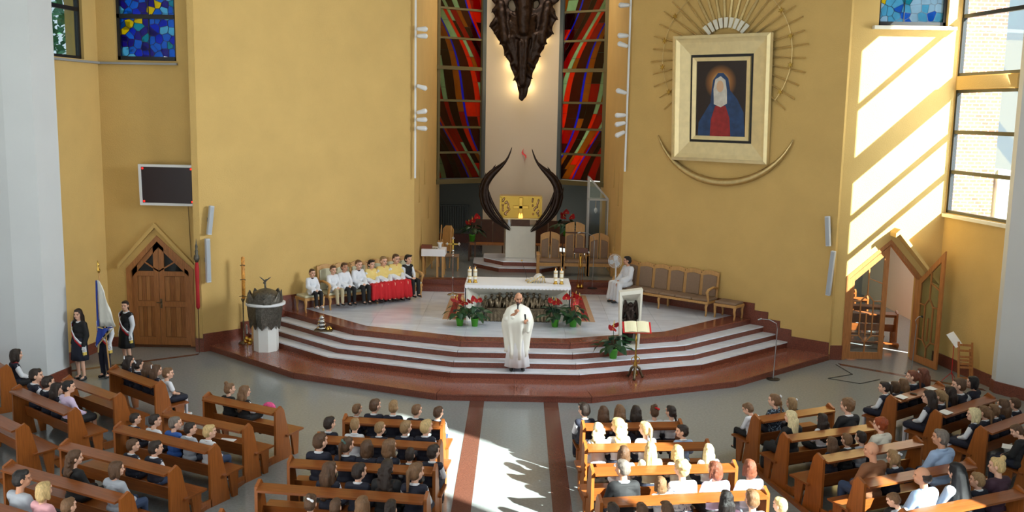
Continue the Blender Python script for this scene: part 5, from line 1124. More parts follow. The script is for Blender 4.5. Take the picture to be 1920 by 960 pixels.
# --- fan
t = thing('pedestal_fan', 'white pedestal fan beside the seated person in white', 'fan', (2.80, 26.95, .75))
MB().lathe([(.2, 0), (.19, .03), (.02, .06)], 18).build('base', white_p, t, True); MB().tube([(0, 0, .04), (0, 0, 1.02)], .018).build('pole', white_p, t); MB().cap((.02, .10, 1.16), (-.02, -.02, 1.16), .06, .045).build('motor', white_p, t, True); MB().cap((0, 0, 1.0), (0, .03, 1.12), .03, .03).build('neck', white_p, t, True)
g = Matrix.Translation((-.04, -.08, 1.17)) @ Matrix.Rotation(-.45, 4, 'Z') @ Matrix.Rotation(PI / 2, 4, 'X')
for k in range(3):
    mb = MB(); mb.T = g @ Matrix.Rotation(k * 2.094, 4, 'Z'); mb.prism([(-.02, .02), (.07, .05), (.09, .15), (.0, .175), (-.05, .12)], -.004, .004); mb.build('blade', M('fan_blade', (210, 216, 220), .3), t)
mb = MB(); mb.T = g
for r_ in (.03, .06, .09, .12, .15, .175, .2): mb.tube([(r_ * math.cos(a * PI / 12), r_ * math.sin(a * PI / 12), .045 if r_ < .2 else 0) for a in range(25)], .004, 4)
for a in range(24): mb.tube([(.03 * math.cos(a * PI / 12), .03 * math.sin(a * PI / 12), .05), (.13 * math.cos(a * PI / 12), .13 * math.sin(a * PI / 12), .045), (.2 * math.cos(a * PI / 12), .2 * math.sin(a * PI / 12), 0)], .002, 3)
mb.build('grille', white_p, t, kind='stuff')

# ================================================================ ON THE WALLS
# bronze crucifixion sculpture hanging before the cream panel
t = thing('bronze_sculpture', 'huge dark bronze flame-edged sculpture of a draped figure above the tabernacle', 'sculpture', (.08, 33.15, 0))
s_ = 33.15 / 1813
L2 = [(918, -60), (925, -20), (918, 3), (930, 15), (922, 24), (932, 40), (919, 55), (932, 72), (944, 90), (946, 103), (956, 118), (960, 131), (968, 148), (974, 172), (975, 184), (981, 188), (988, 180), (992, 165), (997, 150), (1000, 137), (1008, 118), (1012, 104), (1020, 92), (1022, 78), (1036, 64), (1034, 52), (1042, 38), (1037, 22), (1030, 18), (1045, 5), (1046, -30), (1040, -60)]
C3 = lambda p: (-(981 - p[0]) * s_, 6 + (209 - p[1]) * s_)
ol = [C3(p) for p in L2]
holes = [[C3(p) for p in h] for h in ([(953, 10), (962, 4), (966, 20), (966, 27), (958, 25), (953, 18)], [(999, 22), (999, 8), (1008, 4), (1009, 12), (1004, 20)])]
mb = MB(); tri = tessellate_polygon([[Vector((p[0], p[1], 0)) for p in l] for l in [ol] + holes]); allp = [p for l in [ol] + holes for p in l]; n = len(allp)
fs = [tuple(q) for q in tri] + [tuple(i + n for i in q[::-1]) for q in tri]; o_ = 0
for l in [ol] + holes: k = len(l); fs += [(o_ + i, o_ + (i + 1) % k, o_ + (i + 1) % k + n, o_ + i + n) for i in range(k)]; o_ += k
mb.add([(p[0], .05, p[1]) for p in allp] + [(p[0], .20, p[1]) for p in allp], fs)
rr = random.Random(9)
for i in range(26):                       # drapery folds, converging to the tip
    x0 = -.75 + i * .06; mb.cap((x0, rr.uniform(-.05, .06), 8.7 + rr.uniform(-.5, .5)), (x0 * .08 + rr.uniform(-.05, .05), .05, 6.55 + abs(x0) * 1.2), rr.uniform(.04, .09), .03, 7)
for i in range(6): z = 8.55 + i * .12; mb.tube([(-.45, .02, z + .1), (-.2, -.10, z - .06), (.1, -.14, z - .12), (.4, .0, z + .08)], .05, 6)
for sp in [(918, 3, 1), (919, 55, 1), (928, 66, 1), (922, 30, 1), (938, 86, 1), (947, 106, 1), (958, 124, 1), (966, 150, 1), (1043, 40, -1), (1037, 24, -1), (1036, 66, -1), (1024, 84, -1), (1012, 106, -1), (1003, 128, -1), (998, 146, -1), (1046, 4, -1)]:
    q = C3(sp[:2]); mb.cap((q[0] + sp[2] * .20, .05, q[1] + .22), (q[0] - sp[2] * .05, .02, q[1] - .03), .11, .012, 7)
mb.cap((0, -.05, 8.7), (0, -.08, 9.75), .22, .26, 12); mb.sphere((0.0, -.2, 10.1), .17)
for s in (-1, 1): mb.cap((s * .25, -.05, 9.8), (s * .85, .05, 10.3), .10, .08); mb.cap((s * .62, .02, 8.4), (s * .8, .06, 9.6), .17, .14); mb.cap((s * .09, -.14, 8.3), (s * .05, -.08, 6.9), .10, .06)
obj('figure', remesh(mb, .035, 2, 1.0, 'bronze_figure', fold(.018, 9, 14, 5)), bronze, t)
MB().box(-.06, .2, 7.2, .06, .5, 10.4).build('mounting', bronze, t)
for s, z in ((-1, 6.9), (1, 6.9), (-1, 7.6), (1, 7.6), (-1, 8.5), (1, 8.5)):          # warm lamps hidden behind the sculpture
    d = bpy.data.lights.new('wall_washer', 'POINT'); d.energy = 11; d.color = (1, .74, .36); d.shadow_soft_size = .12; o = bpy.data.objects.new('wall_washer', d); COL.objects.link(o); o.location = ((.08 + s * (.16 if z < 7 else .36 if z < 8 else .62)), 33.40, z); o.parent = t; o.matrix_parent_inverse = t.matrix_basis.inverted()
# --- big framed picture on the right wall
fm = Matrix.Translation(at_wall(WR, 3.03, .10, 6.45)) @ Matrix.Rotation(WR.rz, 4, 'Z') @ Matrix.Rotation(math.radians(3), 4, 'X')
pic = thing('framed_picture', 'large picture of a veiled figure in deep gilded frame on right wall', 'picture', (0, 0, 0)); pic.matrix_world = fm
def frame_ring(par, w0, h0, w1, h1, y0, y1, nm, mat, cx=0, cz=0):   # local: x right, z up, -y toward the room
    o = [(-w0, -h0), (w0, -h0), (w0, h0), (-w0, h0)]; i = [(-w1, -h1), (w1, -h1), (w1, h1), (-w1, h1)]
    for k in range(4):
        a, b = o[k], o[(k + 1) % 4]; c, d = i[(k + 1) % 4], i[k]
        MB().add([(a[0], 0, a[1]), (b[0], 0, b[1]), (b[0], y0, b[1]), (a[0], y0, a[1]), (d[0] + cx, y1, d[1] + cz), (c[0] + cx, y1, c[1] + cz), (c[0] + cx, 0.04, c[1] + cz), (d[0] + cx, 0.04, d[1] + cz)],
                 [(0, 1, 2, 3), (3, 2, 5, 4), (4, 5, 6, 7), (0, 3, 4, 7), (1, 6, 5, 2)]).build(nm, mat, par)
gold_y = M('gilt_frame', (236, 216, 164), .36, .35, var=.06, scale=6)
frame_ring(pic, 1.39, 1.64, 1.31, 1.56, -.16, -.19, 'outer_moulding', gold_y); frame_ring(pic, 1.31, 1.56, 1.20, 1.45, -.13, -.10, 'outer_moulding', gold_y); frame_ring(pic, 1.20, 1.45, .90, 1.14, -.10, -.05, 'cove_moulding', gold_y)
MB().box(-.92, -.02, -1.16, .92, .02, 1.16).build('shadow_box', black_f, pic)
frame_ring(pic, .83, 1.07, .72, .97, -.08, -.06, 'inner_frame', gold_y)
art = thing('canvas', 'x', 'x'); bpy.data.objects.remove(art)
pm = bpy.data.materials.new('painted_canvas'); pm.use_nodes = True; N = pm.node_tree.nodes; Lk = pm.node_tree.links; tc = N.new('ShaderNodeTexCoord'); b_ = N['Principled BSDF']; b_.inputs['Roughness'].default_value = .4
vm = N.new('ShaderNodeVectorMath'); vm.operation = 'DISTANCE'; vm.inputs[1].default_value = (-.02, 0, .42); mp = N.new('ShaderNodeMapping'); mp.inputs['Scale'].default_value = (1, 0, 1); Lk.new(tc.outputs['Object'], mp.inputs[0]); Lk.new(mp.outputs[0], vm.inputs[0])
cr = N.new('ShaderNodeValToRGB'); cr.color_ramp.elements[0].position = .10; cr.color_ramp.elements[0].color = S(232, 196, 120); cr.color_ramp.elements[1].position = .46; cr.color_ramp.elements[1].color = S(38, 24, 20); e = cr.color_ramp.elements.new(.28); e.color = S(150, 98, 48); Lk.new(vm.outputs['Value'], cr.inputs[0]); Lk.new(cr.outputs[0], b_.inputs['Base Color'])
MB().box(-.73, -.035, -.98, .73, -.02, .98).build('canvas', pm, pic)
def paint(poly, mat, d, nm): MB().prism(poly, -.035 - d, -.035, 'y').build(nm, mat, pic)
blue_p = M('painted_blue', (30, 62, 104), .5, var=.35, scale=6); red_p = M('painted_red', (150, 32, 34), .5, var=.25, scale=7); white_pp = M('painted_white', (206, 200, 190), .5, var=.15, scale=8); skin_p = M('painted_skin', (214, 174, 140), .5)
ov = lambda cx, cz, rx, rz, n=18, a0=0, a1=2 * PI: [(cx + rx * math.cos(a0 + (a1 - a0) * k / n), cz + rz * math.sin(a0 + (a1 - a0) * k / n)) for k in range(n)]
paint([(-.66, -.97), (-.64, -.62), (-.42, -.28), (-.30, -.10), (-.27, .25), (-.24, .48), (-.10, .66), (.06, .66), (.20, .52), (.26, .22), (.46, .0), (.66, -.35), (.70, -.97)], blue_p, .002, 'painted_robe')
paint([(-.30, -.97), (-.28, -.55), (-.16, -.18), (.14, -.18), (.26, -.5), (.30, -.97)], red_p, .003, 'painted_dress')
paint([(-.20, -.14), (-.22, .25), (-.17, .5), (-.02, .58), (.12, .48), (.17, .2), (.18, -.12), (0, -.22)], white_pp, .004, 'painted_veil')
paint(ov(-.03, .32, .105, .15), skin_p, .005, 'painted_face')
# sunburst behind the frame, stars and crescent
sb = thing('sunburst', 'ring of long gilded rays and stars radiating behind the picture', 'ornament', (0, 0, 0)); sb.matrix_world = Matrix.Translation(at_wall(WR, 3.05, .05, 7.55)) @ Matrix.Rotation(WR.rz, 4, 'Z')
for k in range(30):
    a = math.radians(-38 + k * 256 / 29); c, s = math.cos(a), math.sin(a); r0 = .7; r1 = 2.2 + (.35 if 60 < math.degrees(a) < 120 else 0) + .05 * (k % 2); w0 = .028
    n_ = Vector((-s, 0, c))
    if 55 < math.degrees(a) < 125 : w0 = .045
    MB().add([Vector((r0 * c, .0, r0 * s)) - n_ * w0, Vector((r0 * c, 0, r0 * s)) + n_ * w0, Vector((r1 * c, 0, r1 * s)) + n_ * w0 * .7, Vector((r1 * c, 0, r1 * s)) - n_ * w0 * .7,
              Vector((r0 * c, -.04, r0 * s)), Vector((r1 * c, -.04, r1 * s))], [(0, 4, 5, 3), (1, 2, 5, 4), (0, 1, 4), (3, 5, 2), (0, 3, 2, 1)]).build('ray', gold, sb)
for k in range(9): a = math.radians(52 + k * 9.5); MB().prism([(.72 * math.cos(a - .06), .72 * math.sin(a - .06)), (1.02 * math.cos(a - .06), .98 * math.sin(a - .06)), (1.02 * math.cos(a + .06), .98 * math.sin(a + .06)), (.72 * math.cos(a + .06), .72 * math.sin(a + .06))], -.06, -.045, 'y').build('cream_feather', cream_s, sb)
MB().tube([(1.85 * math.cos(math.radians(d)), -.05, 1.85 * math.sin(math.radians(d))) for d in range(-38, 219, 6)], .010, 5).build('star_ring', gold, sb)
for k in range(12):
    a = math.radians(-30 + k * 240 / 11); c = Vector((1.85 * math.cos(a), -.07, 1.85 * math.sin(a))); mb = MB(); P_ = []
    for j in range(12): b = j * PI / 6; r_ = .085 if j % 2 == 0 else .03; P_.append((c.x + r_ * math.sin(b), c.z + r_ * math.cos(b)))
    mb.prism(P_, -.085, -.06, 'y'); mb.build('star', brass, sb)
t = thing('crescent', 'large gilded crescent moon beneath the picture', 'ornament', (0, 0, 0)); t.matrix_world = Matrix.Translation(at_wall(WR, 3.11, .10, 4.17)) @ Matrix.Rotation(WR.rz, 4, 'Z')
o1 = []; o2 = []
for k in range(25):
    q = -1 + 2 * k / 24; a = q * 1.30
    o1.append((1.97 * math.sin(a) / math.sin(1.30), 1.28 * (1 - math.cos(a)) / (1 - math.cos(1.30)))); o2.append((1.93 * math.sin(a) / math.sin(1.30) * (1 - .03 * (1 - q * q)), .20 * (1 - q * q) ** .8 + 1.28 * (1 - math.cos(a)) / (1 - math.cos(1.30))))
mb = MB(); R = [[(o1[k][0], 0, o1[k][1]), (o2[k][0], 0, o2[k][1]), ((o1[k][0] + o2[k][0]) / 2, -.10 * (1 - (k / 12 - 1) ** 2) - .01, (o1[k][1] + o2[k][1]) / 2)] for k in range(25)]; mb.rings(R); mb.build('moon', gold, t, True)
# --- display board on left recess wall
t = thing('display_board', 'black display board in white frame on the left recess wall', 'display', (-8.53, 23.5, 4.10))
t.rotation_euler = (.04, 0, -.05)
for a in ((-.70, .44, .70, .50), (-.70, -.50, .70, -.44), (-.70, -.44, -.64, .44), (.64, -.44, .70, .44)): MB().box(a[0], -.06, a[1], a[2], .04, a[3]).build('frame_side', white_p, t)
MB().box(-.65, -.035, -.45, .65, .04, .45).build('screen', M('led_screen', (38, 24, 28), .3), t)
for x in (-.60, .60):
    for z in (-.40, .40): MB().box(x - .02, -.045, z - .02, x + .02, -.03, z + .02).build('red_lamp', M('red_lamp', (240, 40, 30), .4, emit=(255, 30, 20), estr=2), t)
MB().box(-.2, .04, -.2, .2, .19, .2).build('bracket', black_f, t)
o = MB().tube([(-8.12, 23.68, 3.62), (-8.1, 23.68, 2.9), (-8.08, 23.68, 2.3)], .008, 5).build('cable', M('cable_grey', (120, 100, 70), .7)); tag(o, 'thin cable running down the wall from the display board', 'cable')
# --- column loudspeakers
def colspk(fr, u, z0, z1, tilt, lab):
    t = thing('column_speaker', lab, 'speaker', at_wall(fr, u, .14, (z0 + z1) / 2), fr.rz, 'column speakers'); t.rotation_euler = (0, tilt, fr.rz)
    h = (z1 - z0) / 2; bevel(MB().box(-.055, -.05, -h, .055, .05, h).build('cabinet', M('speaker_grey', (196, 200, 206), .5), t), .01); MB().box(-.045, -.054, -h + .03, .045, -.049, h - .03).build('grille', M('speaker_grille', (170, 176, 184), .6), t); MB().box(-.02, .05, -.05, .02, .15, .05).build('bracket', black_f, t)
colspk(WL, .21, 2.92, 3.63, .13, 'upper grey column loudspeaker at left wall corner, tilted'); colspk(WL, .12, 1.75, 2.83, 0, 'lower grey column loudspeaker at left wall corner, upright')
colspk(WR, 6.12, 2.88, 3.62, -.10, 'upper grey column loudspeaker at right wall corner, tilted'); colspk(WR, 6.26, 1.66, 2.78, .06, 'lower grey column loudspeaker at right wall corner, longer')
# --- light rails with spot lamps at the apse corners
for side in (-1, 1):
    X0 = -2.93 if side < 0 else 3.02
    t = thing('light_rail', 'thin white vertical lamp rail on the %s apse corner' % ('left' if side < 0 else 'right'), 'light rail', (X0, 27.5, 4.1), 0, 'light rails'); MB().box(-.025, -.025, 0 if side < 0 else .3, .025, .025, 8.0).build('rail', white_p, t)
    for k, z in enumerate([8.24, 8.05, 6.68, 5.95, 5.75, 5.52] if side < 0 else [8.98, 8.16, 7.88, 6.6, 5.98, 5.76, 5.50]):
        s = thing('spot_lamp', 'white spot lamp, %s from top on the %s rail' % (word(k), 'left' if side < 0 else 'right'), 'spotlight', (X0, 27.45, z), 0, 'spot lamps')
        tl = random.Random(k * 7 + side).uniform(-.5, .3) if k > 1 else 0
        dx = -side * .22
        MB().tube([(0, 0, 0), (dx * .35, -.02, .0)], .010, 6).build('arm', white_p, s); mb = MB(); mb.T = Matrix.Translation((dx * .4, -.03, 0)) @ Matrix.Rotation(tl * side, 4, 'Y'); mb.cap((0, 0, 0), (dx * .85, 0, 0), .055, .075, 12); mb.build('housing', white_p, s, True)
# --- staff with red cloth at left corner
t = thing('processional_staff', 'silver-tipped staff wrapped in red cloth hanging at left corner', 'staff', (-7.78, 23.18, 1.10))
MB().lathe([(.02, 0), (.05, .05), (.045, .5), (.055, 1.0), (.035, 1.16)], 10).build('red_wrap', red_cloth, t, True); MB().lathe([(.03, 1.15), (.07, 1.24), (.06, 1.32), (.03, 1.36), (.045, 1.42), (.025, 1.48), (.035, 1.54), (.015, 1.62), (.002, 1.74)], 12).build('silver_tip', pewter, t, True); MB().tube([(0, 0, -1.1), (0, 0, .1)], .012, 6).build('pole', dark_wood, t)

# ================================================================ STANDING PEOPLE
sash_w, sash_r = M('sash_white', (236, 236, 240), .7), M('sash_red', (206, 28, 40), .7)
def sash(t, flip=1):
    for k, m in ((0, sash_w), (1, sash_r)):
        o = -.03 + .060 * k
        P = [(flip * -.155, -.02, .60), (flip * -.13, .10, .53), (flip * -.04 , .155, .38), (flip * .08, .160, .22), (flip * .17, .10, .10), (flip * .185, .0, .04)]
        mb = MB(); R = []
        for q in P: R.append([(q[0] - flip * .0, q[1], q[2] - o - .024 + .028), (q[0], q[1] + .012, q[2] - o - .024 + .028), (q[0], q[1] + .012, q[2] - o - .060), (q[0], q[1], q[2] - o - .060)])
        mb.rings(R); mb.build('sash_band', m, t, True)
    mb = MB(); mb.rings([[(flip * .17, .05, .10), (flip * .20, -.02, .10), (flip * .215, -.02, .08), (flip * .19, .06, .08)], [(flip * .18, .06, -.12), (flip * .22, -.02, -.12), (flip * .235, -.02, -.13), (flip * .2, .07, -.13)]]); mb.build('sash_tail', sash_w, t); MB().box(min(flip * .18, flip * .235), -.02, -.20, max(flip * .18, flip * .235), .06, -.13).build('fringe', yellow_s, t)
def gloves(t):
    for s in (-1, 1):
        mb = MB(); hand(mb, mir(STAND['wri'], s), mir(STAND['hd'], s), s, .75, (0, .3, 1), 1.12); mb.cap(Vector(mir(STAND['wri'], s)) + Vector((0, 0, .05)), mir(STAND['wri'], s), .034, .034); obj('white_glove', remesh(mb, .008, 1, .4, 'glove'), CLO['white'], t)
def stander(x, y, h, rz, lab, **kw):
    s = h / 1.73; t = person((x, y, .84 * s), rz, s, lab, 'flag party', pose='stand', **kw); gloves(t); return t
a = stander(-9.55, 20.62, 1.60, PI - .55, 'standing person in black jacket, red and white sash, beside white pier', over='jacket', oc='black', bottom='skirt', bc='navy', hair='long', hc='dark', collar='white', kid=False, yaw=30); sash(a, -1)
b = stander(-9.10, 20.85, 1.58, PI - .45, 'standing person in dark vest and trousers behind the flag', over='vest', oc='black', bc='navy', hair='short', hc='dark', collar='white', kid=False); sash(b, -1)
c = stander(-9.02, 21.85, 1.55, PI - .55, 'standing person in black vest and sash before the left door', over='vest', oc='black', bottom='skirt', bc='black', hair='ponytail', hc='dark', collar='white', kid=False, yaw=30); sash(c, -1)
# flag on a pole
t = thing('school_flag', 'white and blue flag with gold fringe on a wooden pole', 'flag', (-8.90, 20.62, 0)); t.rotation_euler = (0, -.065, 0)
MB().tube([(0, 0, 0), (0, 0, 2.42)], .016, 8).build('pole', oak, t); MB().lathe([(.018, 2.40), (.04, 2.46), (.015, 2.52), (.03, 2.56), (.003, 2.68)], 10).build('finial', brass, t, True)
def cloth_(poly_top, nm, mat, dy, th=.01):
    n = len(poly_top[0]); mb = MB(); rows_ = poly_top
    vs = [(p[0], dy - .03 * math.sin(p[0] * 40 + r * .5) - .01 * c, p[2]) for r, row in enumerate(rows_) for c, p in enumerate(row)]
    fs = [(r * n + c, r * n + c + 1, (r + 1) * n + c + 1, (r + 1) * n + c) for r in range(len(rows_) - 1) for c in range(n - 1)]
    o = mb.add(vs, fs).build(nm, mat, t, True); m = o.modifiers.new('s', 'SOLIDIFY'); m.thickness = th; return o
rows_ = [[(-.05 + (.10 + .28 * r / 8) * c / 7 - .04 * r / 8, 0, 2.25 - r * .128) for c in range(8)] for r in range(9)]; cloth_(rows_, 'white_cloth', M('flag_white', (238, 236, 226), .7), -.03)
rows_ = [[(-.12 - .02 * r + (.36 - .052 * r) * c / 7, 0, 1.20 - r * .085 + .18 * c / 7 * (r > 0) * .6) for c in range(8)] for r in range(6)]; cloth_(rows_, 'blue_cloth', M('flag_blue', (40, 66, 160), .7), -.05)
MB().tube([(-.07, 0, 2.24), (-.09, -.03, 1.9), (-.12, -.05, 1.3), (-.13, -.05, .9)], .022, 6).build('blue_edge', MATS['flag_blue'], t)
MB().tube([(-.12, -.07, 1.22), (.05, -.09, 1.17), (.25, -.07, 1.22), (.13, -.09, 1.10), (-.01, -.09, .98), (-.14, -.08, .84), (-.17, -.08, .66)], .016, 6).build('gold_fringe', gold, t)

# ================================================================ PREACHER
PR = dict(hip=(.09, 0, .09), knee=(.10, .02, -.34), ankle=(.12, -.01, -.75), sho=(.16, -.02, .53), elb=(.29, .10, .33), wri=(.07, .22, .42), hd=(-.5, .4, .5))
t = thing('person', 'person in white chasuble preaching with a microphone before the altar', 'person', (.05, 21.02, .30 + .84 * 1.03), PI + .04, None, 1.03)
mb = MB(); T = headM(6, -8, 1.10); mb.cap((0, -.03, .54), T @ Vector((0, 0, .70)), .056, .054); mb.ell((0, 0, .10), (.165, .125, .115)); mb.ell((0, 0, .26), (.15, .13, .15)); mb.ell((0, -.02, .40), (.155, .115, .17)); mb.cap((-.15, -.03, .52), (.15, -.03, .52), .062, .062); head(mb, T)
# his right hand (local +x) holds the microphone at the mouth, his left hand is held forward lower down
AR = {1: ((.17, -.02, .52), (.27, .10, .30), (.055, .235, .47), (-.35, .25, .9)), -1: ((-.17, -.02, .52), (-.25, .08, .27), (-.17, .30, .33), (.25, .8, .1))}
for s, (sh, el, wr, hd_) in AR.items():
    mb.cap(sh, el, .054, .044); mb.cap(el, wr, .044, .028); hand(mb, wr, hd_, s, 1.15 if s > 0 else .8, (0, -.4, .9) if s > 0 else (0, 0, 1), 1.0)
    mb.cap((s * .09, 0, .09), (s * .10, .02, -.34), .08, .056); mb.cap((s * .10, .02, -.34), (s * .12, -.01, -.75), .054, .036); mb.cap((s * .12, -.01, -.76), (s * .13, .11, -.80), .034, .03)
me = remesh(mb, .0075, 1, .45, 'preacher_body'); Ti = T.inverted()
for m in (SKIN[1], lip_m, eye_m, brow_m, M('beard', (92, 68, 56), .8)): me.materials.append(m)
for p in me.polygons:
    c = Ti @ p.center
    if c.y > .05 and .655 < c.z < .83:
        if abs(c.x) < .024 and .700 < c.z < .713: p.material_index = 1
        elif abs(abs(c.x) - .030) < .013 and .758 < c.z < .770: p.material_index = 2
        elif abs(abs(c.x) - .032) < .019 and .782 < c.z < .790: p.material_index = 3
        elif c.z < .722 and c.y > .055: p.material_index = 4
obj('body', me, None, t)
h = obj('hair', HM['balding'], HAIR['brown'], t, link='OBJECT'); h.matrix_local = T @ Matrix.Translation((0, -.012, -.01)) @ Matrix.Scale(.965, 4)
mb = MB(); R = []                                                          # alb under the chasuble
for z, rx, ry in ((.30, .17, .13), (.0, .20, .17), (-.35, .22, .19), (-.74, .27, .22)): R.append([((rx * (1 + .05 * math.sin(j * 7 * 2 * PI / 56)) * math.cos(2 * PI * j / 56)), ry * (1 + .07 * math.sin(j * 9 * 2 * PI / 56)) * math.sin(2 * PI * j / 56), z) for j in range(56)])
mb.rings(R[::-1]); mb.build('alb', M('alb_white', (248, 248, 250), .75), t, True)
mb = MB(); R = []; n = 72                                                  # chasuble: shoulders widen over the arms, deep vertical folds below
for z, rx, ry, fo, yo in ((.615, .085, .075, 0, -.01), (.585, .15, .10, .0, -.01), (.54, .235, .125, .01, .0), (.47, .27, .165, .02, .02), (.38, .305, .205, .03, .045), (.28, .325, .225, .06, .055), (.20, .325, .22, .08, .05), (.08, .30, .205, .11, .03), (-.10, .262, .19, .15, .015), (-.35, .225, .185, .19, .01), (-.56, .235, .19, .20, .01)):
    row = []
    for j in range(n):
        a = 2 * PI * j / n; f_ = 1 + fo * (math.sin(8 * a + .4) + .35 * math.sin(15 * a + z * 3)); c, s = math.cos(a), math.sin(a)
        zz = z + (.16 * abs(c) ** 3 if z < -.3 else 0) * (0 if z > -.4 else 1)
        row.append((rx * f_ * c, yo + ry * f_ * s, zz))
    R.append(row)
mb.rings(R[::-1], False); o = mb.build('chasuble', M('chasuble_white', (250, 248, 236), .7, bump=.15, bscale=10), t, True); m = o.modifiers.new('s', 'SOLIDIFY'); m.thickness = .008
mb = MB(); mb.cap((.25, .06, .36), (.12, .20, .36), .075, .055); mb.cap((.25, .14, .33), (.12, .20, .24), .07, .05)
obj('sleeve', remesh(mb, .012, 2, .4, 'sleeve', fold(.006)), MATS['chasuble_white'], t)
mb = MB(); mb.cap((-.24, .06, .33), (-.20, .23, .30), .075, .062); mb.cap((-.22, .2, .27), (-.21, .24, .08), .055, .04)
obj('sleeve', remesh(mb, .012, 2, .4, 'sleeve', fold(.006)), MATS['chasuble_white'], t)
mb = MB(); R_ = [(.075 * math.cos(a), -.02 + .07 * math.sin(a), .60 + .012 * math.sin(a)) for a in [i * PI / 8 for i in range(17)]]; mb.tube(R_, .024, 7); mb.build('collar', MATS['chasuble_white'], t, True)
for s in (-1, 1): MB().cap((s * .12, -.02, -.79), (s * .13, .13, -.80), .042, .036).build('shoe', shoe_m, t, True)
hm = thing('microphone', 'black hand microphone held to the mouth of the preaching person', 'microphone', (0, 0, 0)); hm.matrix_world = Matrix.Translation((.05, 21.02, .30 + .84 * 1.03)) @ Matrix.Rotation(PI + .04, 4, 'Z') @ Matrix.Scale(1.03, 4)
MB().cap((.02, .255, .50), (.012, .215, .63), .012, .017).build('handle', black_f, hm, True); MB().sphere((.010, .205, .655), .030).build('head', black_f, hm, True)
MB().cap((-.145, .37, .36), (-.135, .36, .46), .018, .02).build('transmitter', black_f, None, True)
tr = bpy.data.objects['transmitter']; tr.matrix_world = hm.matrix_world.copy(); tag(tr, 'small dark device in the left hand of the preaching person', 'device')

# ================================================================ RIGHT RECESS THINGS, CHAPEL, OUTSIDE
t = thing('music_stand', 'thin red music stand holding a white sheet by right wall', 'music stand', (10.08, 21.75, 0), .4)
for a in (0, 2.1, 4.2): MB().tube([(0, 0, .25), (.2 * math.cos(a), .2 * math.sin(a), .01)], .008, 5).build('leg', red_cloth, t)
MB().tube([(0, 0, .2), (0, 0, .95)], .009, 6).build('pole', M('red_enamel', (200, 30, 36), .4), t); mb = MB(); mb.T = Matrix.Translation((0, 0, 1.02)) @ Matrix.Rotation(.9, 4, 'X') @ Matrix.Rotation(.25, 4, 'Z'); mb.box(-.13, -.18, 0, .13, .18, .008); mb.build('white_sheet', paper, t)
t = thing('folding_chair', 'wooden slatted folding chair leaning folded against the right pier', 'chair', (10.30, 21.50, 0), 1.1); t.rotation_euler = (-.22, .12, .35)
for x in (-.20, .20): MB().box(x - .02, -.015, 0, x + .02, .015, 1.0).build('leg', door_m, t); MB().box(x * .85 - .015, .02, .02, x * .85 + .015, .045, .85).build('leg', door_m, t)
for z in (.18, .42, .50, .58, .66, .80, .93): MB().box(-.20, -.01, z - .025, .20, .012, z + .025).build('slat', door_m, t)
# chapel beyond the open right door
CHX0, CHX1, CHY0, CHY1 = 7.6, 11.95, 24.2, 33
CE = Fr((CHX1, CHY1), (CHX1, CHY0))
wall('wall_chapel_right', CE, R4(0, 0, CE.L, 4.8), [R4(CE.L - 4.3, 1.4, CE.L - 1.0, 4.2)], .3, wall_w)
struct(MB().box(CHX0 - .3, CHY0, 0, CHX0, CHY1, 4.8).build('wall_chapel_left', wall_y)); struct(MB().box(CHX0, CHY1, 0, CHX1 + .3, CHY1 + .3, 4.8).build('wall_chapel_back', wall_g)); struct(MB().box(CHX0, 24.25, 4.6, CHX1, CHY1, 4.8).build('ceiling_chapel', wall_g))
brick_m = bpy.data.materials.new('red_brick'); brick_m.use_nodes = True; N = brick_m.node_tree.nodes; bt = N.new('ShaderNodeTexBrick'); tc = N.new('ShaderNodeTexCoord'); mp = N.new('ShaderNodeMapping'); mp.inputs['Rotation'].default_value = (PI / 2, 0, 0)
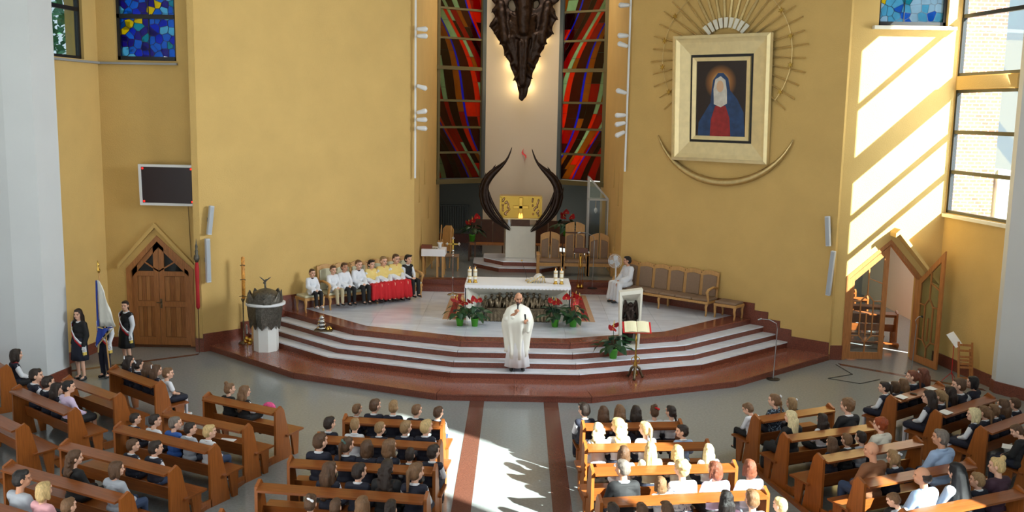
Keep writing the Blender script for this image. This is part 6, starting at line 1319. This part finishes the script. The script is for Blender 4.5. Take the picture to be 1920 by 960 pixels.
bt.inputs['Color1'].default_value = S(160, 88, 70); bt.inputs['Color2'].default_value = S(140, 72, 56); bt.inputs['Mortar'].default_value = S(220, 214, 206); bt.inputs['Scale'].default_value = 2.8; bt.inputs['Mortar Size'].default_value = .03
brick_m.node_tree.links.new(tc.outputs['Object'], mp.inputs[0]); brick_m.node_tree.links.new(mp.outputs[0], bt.inputs[0]); brick_m.node_tree.links.new(bt.outputs[0], N['Principled BSDF'].inputs['Base Color'])
struct(MB().box(10.75, 24.22, 0, 11.85, 24.4, 12).build('wall_brick_outside', brick_m))
for i in range(5):
    a = (8.0 + .12 * i, 25.6 + i * 1.05); b = (10.15, 25.3 + i * 1.05)
    pew(a, b, 'reddish wooden pew in the side chapel, %s from the door' % word(i), 'chapel pews')
# garden tree outside the left windows
fo = MB(); r = random.Random(21)
for i in range(2600):
    c = Vector((r.gauss(0, 1.3), r.gauss(0, 1.0), r.gauss(0, 1.6))); u = Vector((r.uniform(-1, 1), r.uniform(-1, 1), r.uniform(-1, 1))).normalized(); v = u.orthogonal().normalized(); s = r.uniform(.09, .17)
    fo.add([c + u * s, c + v * s * .6, c - u * s, c - v * s * .6], [(0, 1, 2, 3)])
t = thing('garden_tree', 'leafy green tree outside the left side window', 'tree', (-14.2, 27.5, 0)); o = fo.build('foliage', M('tree_leaf', (92, 150, 110), .6, var=.4, scale=3), t, kind='stuff'); o.location = (0, 0, 7.6); MB().tube([(0, 0, 0), (.1, 0, 3), (0, 0, 7)], [.22, .16, .08]).build('trunk', dark_wood, t, True)
struct(MB().box(-60, -60, -.35, 60, 90, -.30).build('ground', M('ground_outside', (110, 116, 96), .9)))
# cables on the floor by the right recess
for pts, lb in (([(7.9, 23.2, .01), (8.0, 22.3, .01), (7.3, 21.9, .01), (7.9, 21.5, .01), (8.5, 21.9, .01)], 'dark cable looped on the grey floor below the right steps'), ([(8.6, 21.2, .01), (9.0, 20.7, .01), (9.6, 20.9, .01), (9.3, 21.4, .01)], 'dark cable lying on the floor near the open right door')):
    o = MB().tube(pts, .009, 5).build('floor_cable', M('cable_black', (60, 58, 54), .6)); tag(o, lb, 'cable')
